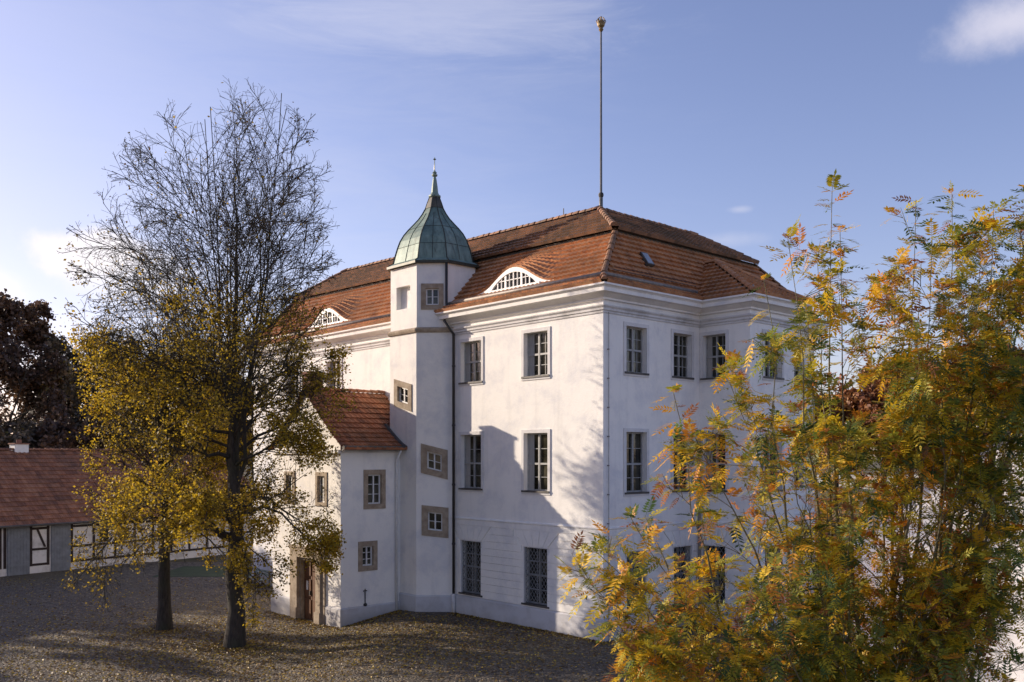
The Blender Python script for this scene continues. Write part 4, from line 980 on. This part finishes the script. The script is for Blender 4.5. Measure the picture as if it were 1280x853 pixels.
    pr *= np.clip(0.70 + 0.26 * ph, 0.12, 1.5) * np.clip(1.0 + np.where(pts[:, 2] > 8.5, -0.05, 0.06) * pts[:, 0], 0.5, 1.5) * np.where(pts[:, 2] < 7.5, 1.15, 1.0) * np.clip((pts[:, 2] + 0.5) / 4.0, 0.25, 1.0)
    pr /= pr.sum(); sel = g.choice(len(pts), leaf_n, p=pr); lp = pts[sel] + g.normal(0, 0.11, (leaf_n, 3))
    V, Fq = leafcloud(lp, 0.046, g, 0.2)
    rnd = np.clip(0.50 + 0.16 * ph[sel] / 2 + g.normal(0, 0.22, leaf_n) - 0.30 * (lp[:, 2] > leaf_top - 1) , 0, 1)
    npmesh('leaves', V, Fq, M['linden_leaf'], root, rnd=rnd)
    return root
def ext1(z, az):
    # wider towards -x (screen left), narrower towards +x
    c_ = np.cos(az); lo = np.interp(z, [0, 6, 9, 12, 14.6, 16, 17.5, 20], [1.0, 1.0, 1.25, 1.5, 1.62, 1.28, 1.08, 1.0]); hi = np.interp(z, [0, 20], [1.0, 1.0])
    return np.where(c_ < 0, 1 + (lo - 1) * -c_, 1 - (1 - hi) * c_)
b1 = Vector((-10.0, 33.2, -0.5)); b2 = Vector((-13.75, 36.5, -0.5))
linden(b1, 20.2, 3.9, [(1.8, 2.4), (3.2, 4.2), (6.0, 4.5), (8.9, 4.3), (11.7, 3.8), (14.6, 3.9), (16.0, 3.85), (17.5, 3.7), (18.6, 3.3), (19.4, 2.7), (20.1, 1.8), (20.6, 0.7)], ext1, 60, 21, 0.27, 54000, 13.6,
       'tall half-bare linden with thick dark trunk nearest the entrance', twig=(11, 8, 4), leaders=8, lean=(0.1, 0))
linden(b2, 15.2, 3.3, [(0.9, 2.6), (2.2, 3.9), (4.0, 3.5), (6.0, 3.1), (8, 3.2), (10, 3.2), (12, 2.9), (13.6, 2.2), (14.8, 1.2), (15.4, 0.3)], lambda z, az: 1.0 + 0 * z, 46, 5, 0.23, 19000, 11.5,
       'smaller golden-leaved linden left of and behind the tall one', twig=(11, 8, 5), leaders=6)

def bgtree(base, H, R, z0, mat, seed, label, nleaf, lsize, cat='tree', group='trees beyond the courtyard', name='background_tree', tw=(8, 6, 4), fade=0):
    g = np.random.default_rng(seed); root = empty(name, base); tag(root, label, cat, group)
    def env(E_):
        t = (E_[:, 2] - z0) / (H - z0); rr_ = R * np.sqrt(np.clip(1 - (2 * np.clip(t, 0, 1) - 0.85) ** 2 / 1.35, 0, 1)) * (1 + 0.13 * np.sin(3 * np.arctan2(E_[:, 1], E_[:, 0]) + seed + t * 5))
        return np.where((t < 0) | (t > 1), 2, np.hypot(E_[:, 0], E_[:, 1]) / (rr_ + 0.05))
    tz = np.linspace(0, H * 0.9, 8); tp = np.stack([g.normal(0, .12, 8), g.normal(0, .12, 8), tz], 1)[None]; tr = (0.03 * H * np.linspace(1, 0.1, 8))[None] * 0.6
    S = []; E2 = []; Rr = []
    for i in range(16):
        f = i / 16; zst = z0 * 0.8 + (H * 0.8 - z0 * .8) * f; az = i * 2.4 + seed; zt = min(H * 0.97, zst + (H - zst) * g.uniform(0.2, 0.7)); t = (zt - z0) / (H - z0)
        r = R * math.sqrt(max(0.02, 1 - (2 * min(max(t, 0), 1) - 0.85) ** 2 / 1.35)) * g.uniform(0.8, 1); S.append([0, 0, zst]); E2.append([r * math.cos(az), r * math.sin(az), zt]); Rr.append(0.007 * H * (1 - f * .6))
    S = np.array(S, float); E2 = np.array(E2); L1 = bez(S, S * 0.5 + E2 * 0.5 - np.array([0, 0, .6]), E2, 7); R1 = np.array(Rr)[:, None] * np.linspace(1, 0.2, 7)[None]
    L2, R2 = children(L1, R1, tw[0], .4, .65, (25, 60), .15, env, .5, 5, g); L3, R3 = children(L2, R2, tw[1], .4, .7, (25, 60), .1, env, .55, 4, g); L4, R4 = children(L3, R3, tw[2], .4, .75, (25, 60), .05, env, .6, 3, g)
    R2 = np.maximum(R2, .02); R3 = np.maximum(R3, .014); R4 = np.maximum(R4, .011)
    polytubes([(tp, tr)], 'trunk', M['bark'], root, [8]); polytubes([(L1, R1), (L2, R2), (L3, R3), (L4, R4)], 'branches', M['bark'], root, [5, 4, 3, 3])
    pts = np.concatenate([L4.reshape(-1, 3), L3[:, 1:].reshape(-1, 3)]); ph = np.sin(pts[:, 0] * .9 + seed) + np.sin(pts[:, 2] * 1.1) + np.sin(pts[:, 1] * .8)
    pr = np.clip(0.6 + .3 * ph, .1, 1.5); pr /= pr.sum(); sel = g.choice(len(pts), nleaf, p=pr); lp = pts[sel] + g.normal(0, .25, (nleaf, 3))
    V, Fq = leafcloud(lp, lsize, g); npmesh('leaves', V, Fq, mat, root, rnd=np.clip(.5 + .12 * ph[sel] + g.normal(0, .22, nleaf), 0, 1))
    return root
LT = 'left of the stable chimney'
bgtree((-44.5, 78, -0.5), 22.6, 7.2, 3, M['beech_leaf'], 1, 'tall dark red-brown beech behind the stable roof at the left edge', 36000, 0.17)
bgtree((-38.6, 84, -0.5), 19.0, 6.4, 2, M['brown_leaf'], 2, 'rounded grey-brown tree behind the stable, right of the dark beech', 30000, 0.17)
bgtree((-30.5, 86, -0.5), 18.0, 6.3, 2, M['brown_leaf'], 3, 'grey-brown tree behind the stable and the golden linden', 30000, 0.17)
bgtree((-24.5, 82, -0.5), 15.0, 5.0, 2, M['brown_leaf'], 4, 'brown tree behind the two courtyard lindens', 26000, 0.17)
bgtree((-18.5, 86, -0.5), 14.0, 5.0, 2, M['beech_leaf'], 6, 'dark tree behind the stable end, next to the palace', 20000, 0.17)
bgtree((-40.5, 72, -0.5), 11.0, 5.2, 1, M['brown_leaf'], 7, 'low dark tree just behind the stable chimney', 26000, 0.16)
bgtree((-34.0, 74, -0.5), 11.5, 5.2, 1, M['beech_leaf'], 8, 'low bushy tree just behind the stable ridge', 26000, 0.16)
bgtree((-47.5, 66, -0.5), 13.5, 5.5, 1, M['brown_leaf'], 9, 'low tree behind the stable roof at the far left', 22000, 0.16)
for i, (x, y, h, d) in enumerate([(-50, 49, 15.5, 'unseen brown shade tree added west of the stable'), (-47, 58, 14.5, 'second unseen shade tree added west of the stable'), (-54, 40, 16, 'third unseen shade tree added west of the stable'), (-58, 31, 16, 'fourth unseen shade tree added west of the stable')]):
    bgtree((x, y, -0.5), h, 5.0, 2, M['brown_leaf'], 40 + i, d, 9000, 0.15, tw=(7, 5, 3))  # out-of-view trees, added to cast shade over the courtyard ground
# wooded slope and reeds on the far shore, right
for i, (px_, Y, Ht, R, dsc) in enumerate([(1045, 120, 17.0, 7, 'leftmost russet tree beyond the palace, seen through the rowan'), (1105, 118, 19.0, 8, 'second russet tree from the palace corner, beyond the rowan'), (1165, 112, 19.5, 8, 'middle russet tree beyond the rowan'),
                                        (1225, 110, 20.0, 8, 'fourth russet tree from the palace corner, beyond the rowan'), (1290, 106, 20.0, 8, 'russet tree beyond the rowan at the right edge')]):
    X = (px_ - 640) / F_PX * Y
    bgtree((X, Y, 0), Ht, R, 2, M['russet_leaf'], 20 + i, dsc, 15000, 0.26, group='russet trees beyond the rowan', tw=(6, 5, 3))
mb = MB(); g_ = random.Random(3)
for i in range(3500):
    x = g_.uniform(24, 62); y = g_.uniform(76, 80); h = g_.uniform(0.9, 1.7); a = g_.uniform(0, 3.14); dx, dy = 0.12 * math.cos(a), 0.12 * math.sin(a)
    mb.add([(x - dx, y - dy, -.1), (x + dx, y + dy, -.1), (x + g_.uniform(-.2, .2), y, h)], [(0, 1, 2)])
tag(mb.build('reeds', M['reed']), 'strip of dry pale brown reeds beyond the palace', 'reeds', kind='stuff')

# ------------------------------------------------------------------ rowan in the foreground
rw = empty('rowan_tree', (3.1, 8.0, 0.0)); tag(rw, 'many-stemmed rowan with green, yellow and orange feathery leaves in the right foreground', 'tree')
g = np.random.default_rng(77)
base = np.array([3.1, 8.0, 0.0])
tg = [(1040, 240, 7.6, .75), (1022, 330, 7.9, .4), (985, 300, 7.3, .35), (1145, 250, 8.2, 1.2), (1190, 243, 7.8, 1.4), (1242, 262, 8.1, 1.4), (1275, 285, 8.4, 1.2), (1120, 330, 8.0, 1.3), (955, 350, 7.1, .8), (842, 492, 7.1, .5),
      (1165, 300, 7.4, 1.3), (1210, 290, 8.2, 1.3), (1225, 335, 7.4, 1.4), (1150, 370, 7.2, 1.2), (1255, 350, 7.5, 1.4), (1290, 240, 8.0, 1.3), (1050, 290, 7.5, .8), (1010, 420, 7.6, .8), (1105, 430, 8.4, .8),
      (912, 478, 7.3, .9), (868, 545, 7.1, .6), (790, 650, 7.0, .5), (745, 690, 6.9, .8), (735, 735, 6.8, 1.0), (770, 800, 6.9, 1.2), (800, 840, 6.7, 1.2), (1340, 300, 8.0, 1.2),
      (1215, 400, 7.5, 1.2), (1300, 450, 7.1, 1.2), (1150, 450, 7.2, 1.1), (985, 560, 6.9, .8), (1070, 560, 7.0, .8), (1190, 560, 7.0, 1.0), (1280, 600, 7.0, 1.1), (940, 740, 6.7, .9), (1050, 740, 6.9, .8),
      (1160, 720, 7.1, .8), (1250, 760, 7.3, .9), (870, 740, 7.1, .8), (1350, 520, 7.8, 1.1), (930, 600, 8.2, .7), (1020, 500, 8.3, .7), (1230, 480, 8.6, 1.1), (845, 700, 7.5, .6), (1000, 830, 7.2, .9), (880, 830, 7.0, 1.1), (1120, 850, 7.0, .9), (960, 660, 7.8, .7), (1000, 640, 7.0, .7)]
S = []; Md = []; E2 = []; Rr = []; lead = []
for i, (px_, py_, Y, dn) in enumerate(tg):
    e_ = np.array(at(px_, py_, Y)); zst = max(0.5, min(3.2, e_[2] - 2.0)) * g.uniform(0.4, 1.0) if i > 18 else g.uniform(1.0, 2.5)
    e_ = e_ - base; zst += 0.0; s = np.array([g.normal(0, .12), g.normal(0, .12), zst]); S.append(s); E2.append(e_)
    side_ = e_ - s; m_ = s + side_ * np.array([0.72, 0.72, 0.45]) if i < 19 else s + side_ * np.array([0.5, 0.5, 0.62])
    Md.append(m_); L = np.linalg.norm(side_); Rr.append(0.011 + 0.0058 * L); lead.append(dn)
L1 = bez(np.array(S), np.array(Md), np.array(E2), 14); L1[:, 1:-1] += g.normal(0, 0.022, L1[:, 1:-1].shape)
R1 = np.maximum(np.array(Rr)[:, None] * np.linspace(1, 0.0, 14)[None] ** 1.15 * 0.9, 0.0028)
lead = np.array(lead)
# side shoots on every stem
Q2 = []; RQ2 = []
def shoots(P, R, dn, per, l0, l1, f0):
    outP = []; outR = []; outD = []
    for c_ in range(len(P)):
        n = int(per * dn[c_] + g.uniform(0, 1))
        L = np.linalg.norm(np.diff(P[c_], axis=0), axis=1).sum()
        for j in range(n):
            f = f0 + (1 - f0 - .04) * (j + g.uniform(0, 1)) / max(1, n); x = f * (P.shape[1] - 1); i = int(x); s = P[c_, i] * (1 - x + i) + P[c_, i + 1] * (x - i); T = P[c_, i + 1] - P[c_, i]; T /= np.linalg.norm(T)
            rd = g.normal(0, 1, 3); rd -= T * rd.dot(T); rd /= np.linalg.norm(rd); a = math.radians(g.uniform(28, 62)); D = T * math.cos(a) + rd * math.sin(a); D[2] += .25; D /= np.linalg.norm(D)
            l = g.uniform(l0, l1) * (1.25 - f * .85) * min(1.0, .45 + .55 * dn[c_]); e_ = s + D * l; e_[2] -= .06 * l; m_ = s + D * l * .5 + T * l * .08
            outP.append(bez(s[None], m_[None], e_[None], 6)[0]); outR.append(max(.0035, R[c_, i] * .45) * np.linspace(1, .35, 6)); outD.append(dn[c_])
    return np.array(outP), np.array(outR), np.array(outD)
L2, R2, D2 = shoots(L1, R1, np.maximum(lead, .4), 15, .28, 1.05, .30)
L3, R3, D3 = shoots(L2, R2, D2 * 0 + 1, 3.4, .14, .40, .25)
polytubes([(L1, R1)], 'stem', M['bark_rowan'], rw, [9]); polytubes([(L2, R2), (L3, R3)], 'branches', M['bark_rowan'], rw, [5, 4])
# pinnate leaves
def leaf_frames(P, per, dn, f0, tipboost=True):
    pts = []; dirs = []
    for c_ in range(len(P)):
        n = int(per * (dn[c_] if dn is not None else 1) + g.uniform(0, 1)); K = P.shape[1] - 1
        for j in range(n):
            f = f0 + (1 - f0) * ((j + g.uniform(0, 1)) / n) ** .75; f = min(.999, f); x = f * K; i = int(x); s = P[c_, i] * (1 - x + i) + P[c_, i + 1] * (x - i); T = P[c_, i + 1] - P[c_, i]; T /= np.linalg.norm(T)
            rd = g.normal(0, 1, 3); rd -= T * rd.dot(T); rd /= np.linalg.norm(rd); D = T * g.uniform(.15, .8) + rd; D[2] -= g.uniform(-.15, .75); pts.append(s); dirs.append(D / np.linalg.norm(D))
    return np.array(pts), np.array(dirs)
pa, da = leaf_frames(L1, 34, np.maximum(lead, .8), .52)
pt_, dt_ = leaf_frames(L1[:, -3:], 11, None, .3); pb, db = leaf_frames(L2, 6.5, np.minimum(D2, 1.2), .25); pc, dc_ = leaf_frames(L3, 5.6, None, .2)
tipP = np.repeat(np.concatenate([L1[:, -1], L2[:, -1]]), 5, axis=0); tipD = g.normal(0, 1, tipP.shape); tipD[:, 2] = np.abs(tipD[:, 2]) * .6 + .15; tipD /= np.linalg.norm(tipD, axis=1, keepdims=True)
LP = np.concatenate([pa, pb, pc, pt_, tipP]); LD = np.concatenate([da, db, dc_, dt_, tipD])
kp = g.uniform(0, 1, len(LP)) < np.where(LP[:, 2] + 0 < 6.0, 0.66, 0.95) * np.where(np.sin(LP[:, 0] * 4.3) + np.sin(LP[:, 2] * 3.7 + LP[:, 1] * 2) > 1.0, .35, 1.0); LP = LP[kp]; LD = LD[kp]; n = len(LP)
print('rowan leaves', n)
LEN = g.uniform(.085, .215, n); side_ = np.cross(LD, np.array([0, 0, 1.])) + g.normal(0, .25, (n, 3)); side_ -= LD * (side_ * LD).sum(1, keepdims=True); side_ /= np.linalg.norm(side_, axis=1, keepdims=True) + 1e-9; nr = np.cross(side_, LD)
curl = g.uniform(.05, .45, n)
verts = []; 
def lpnt(t):  # point along the rachis, curving down
    p = LP + LD * (LEN * t)[:, None]; p = p.copy(); p[:, 2] -= LEN * curl * t ** 2; return p
npair = 6; quads = []
for q in range(npair):
    t = .26 + .66 * q / (npair - 1); o = lpnt(t); ll = LEN * (.34 - .10 * abs(q / (npair - 1) - .4)) 
    for s in (1, -1):
        d = side_ * s * .88 + LD * .48 - nr * 0.0; d = d + g.normal(0, .10, (n, 3)); d[:, 2] -= curl * .5; d /= np.linalg.norm(d, axis=1, keepdims=True)
        wv = np.cross(d, nr); wv /= np.linalg.norm(wv, axis=1, keepdims=True) + 1e-9; w_ = (ll * .17)[:, None]
        quads.append(np.stack([o, o + d * (ll * .42)[:, None] + wv * w_, o + d * ll[:, None], o + d * (ll * .42)[:, None] - wv * w_], 1))
o = lpnt(1.0); dd = LD.copy(); dd[:, 2] -= curl; dd /= np.linalg.norm(dd, axis=1, keepdims=True); ll = (LEN * .30)[:, None]; quads.append(np.stack([o, o + dd * ll * .45 + side_ * ll * .18, o + dd * ll, o + dd * ll * .45 - side_ * ll * .18], 1))
# rachis as a thin strip
a_ = lpnt(0); b_ = lpnt(.5); c_ = lpnt(1.); w_ = side_ * .0016
quads.append(np.stack([a_ - w_, a_ + w_, b_ + w_, b_ - w_], 1)); quads.append(np.stack([b_ - w_, b_ + w_, c_ + w_, c_ - w_], 1))
QQ = np.concatenate(quads, 0); rep = len(quads)
# colour of a leaf: a blend over the crown, greener to the right and inside, redder at the left tips
LW = LP + base; sx = LW[:, 0] / LW[:, 1]
ph = np.sin(LP[:, 0] * 3.1 + 1) + np.sin(LP[:, 2] * 2.6 + LP[:, 0] * 1.3) + np.sin(LP[:, 1] * 4 + 2)
rn = .46 + .07 * ph - .06 * np.clip((sx - .36) / .15, -1, 1) + g.normal(0, .24, n)
rn += np.where(g.uniform(0, 1, n) < .14, .32, 0)
rn = np.clip(rn, 0, 1)
npmesh('leaves', QQ.reshape(-1, 3), np.arange(len(QQ) * 4).reshape(-1, 4), M['rowan_leaf'], rw, rnd=np.clip(np.tile(rn, rep) + g.normal(0, .025, n * rep), 0, 1))

# ------------------------------------------------------------------ fallen leaves
g = np.random.default_rng(5); pts = []
def scatter(n, cx_, cy_, sx_, sy_):
    p = np.stack([g.normal(cx_, sx_, n), g.normal(cy_, sy_, n)], 1); return p
allp = np.concatenate([scatter(9000, -9, 32.5, 5, 4.5), scatter(8000, -12, 34, 6, 5), scatter(4000, -2, 31, 4, 3), np.stack([g.uniform(-30, 8, 14000), g.uniform(22, 52, 14000)], 1)])
def toward(lx_, ly_): q = palace.matrix_basis @ Vector((lx_, ly_, 0)); return (q.x, q.y)
dr = [toward(g.uniform(-8, 0.5), -0.1 - abs(g.normal(0, .22))) for _ in range(900)] + [toward(AX1 + 0.12 + abs(g.normal(0, .2)), g.uniform(AY, -1.1)) for _ in range(500)] + [toward(g.uniform(AX0, AX1), AY - 0.1 - abs(g.normal(0, .25))) for _ in range(500)]
allp = np.concatenate([allp, np.array(dr), scatter(900, -10, 33.0, 0.7, 0.6), scatter(600, -13.7, 36.3, 0.6, 0.6)])
allp = allp[(allp[:, 1] > 20)]
zz = np.array([gz(x, y) for x, y in allp]) + 0.015
# keep out of the building footprint
ct, st_ = math.cos(-TH), math.sin(-TH); rx = allp - np.array([P0.x, P0.y]); lx = rx[:, 0] * ct - rx[:, 1] * st_; ly = rx[:, 0] * st_ + rx[:, 1] * ct
inb = ((lx < 0.1) & (ly > -0.05)) | ((lx < AX1 + .1) & (lx > AX0 - .1) & (ly > AY - .05)) | ((lx > -12) & (lx < -8) & (ly > -1.2)) | ((lx < 2.4) & (lx > 0) & (ly > 5.3))
allp = allp[~inb]; zz = zz[~inb]; P3 = np.column_stack([allp, zz]); V, Fq = leafcloud(P3, 0.043, g, 0.88)
V[:, 2] = np.maximum(V[:, 2], np.repeat(zz, 4) - 0.008)
tag(npmesh('fallen_leaves', V, Fq, M['fallen_leaf'], rnd=g.uniform(0, 1, len(Fq))), 'yellow and brown fallen leaves scattered over the cobbles', 'fallen leaves', kind='stuff')
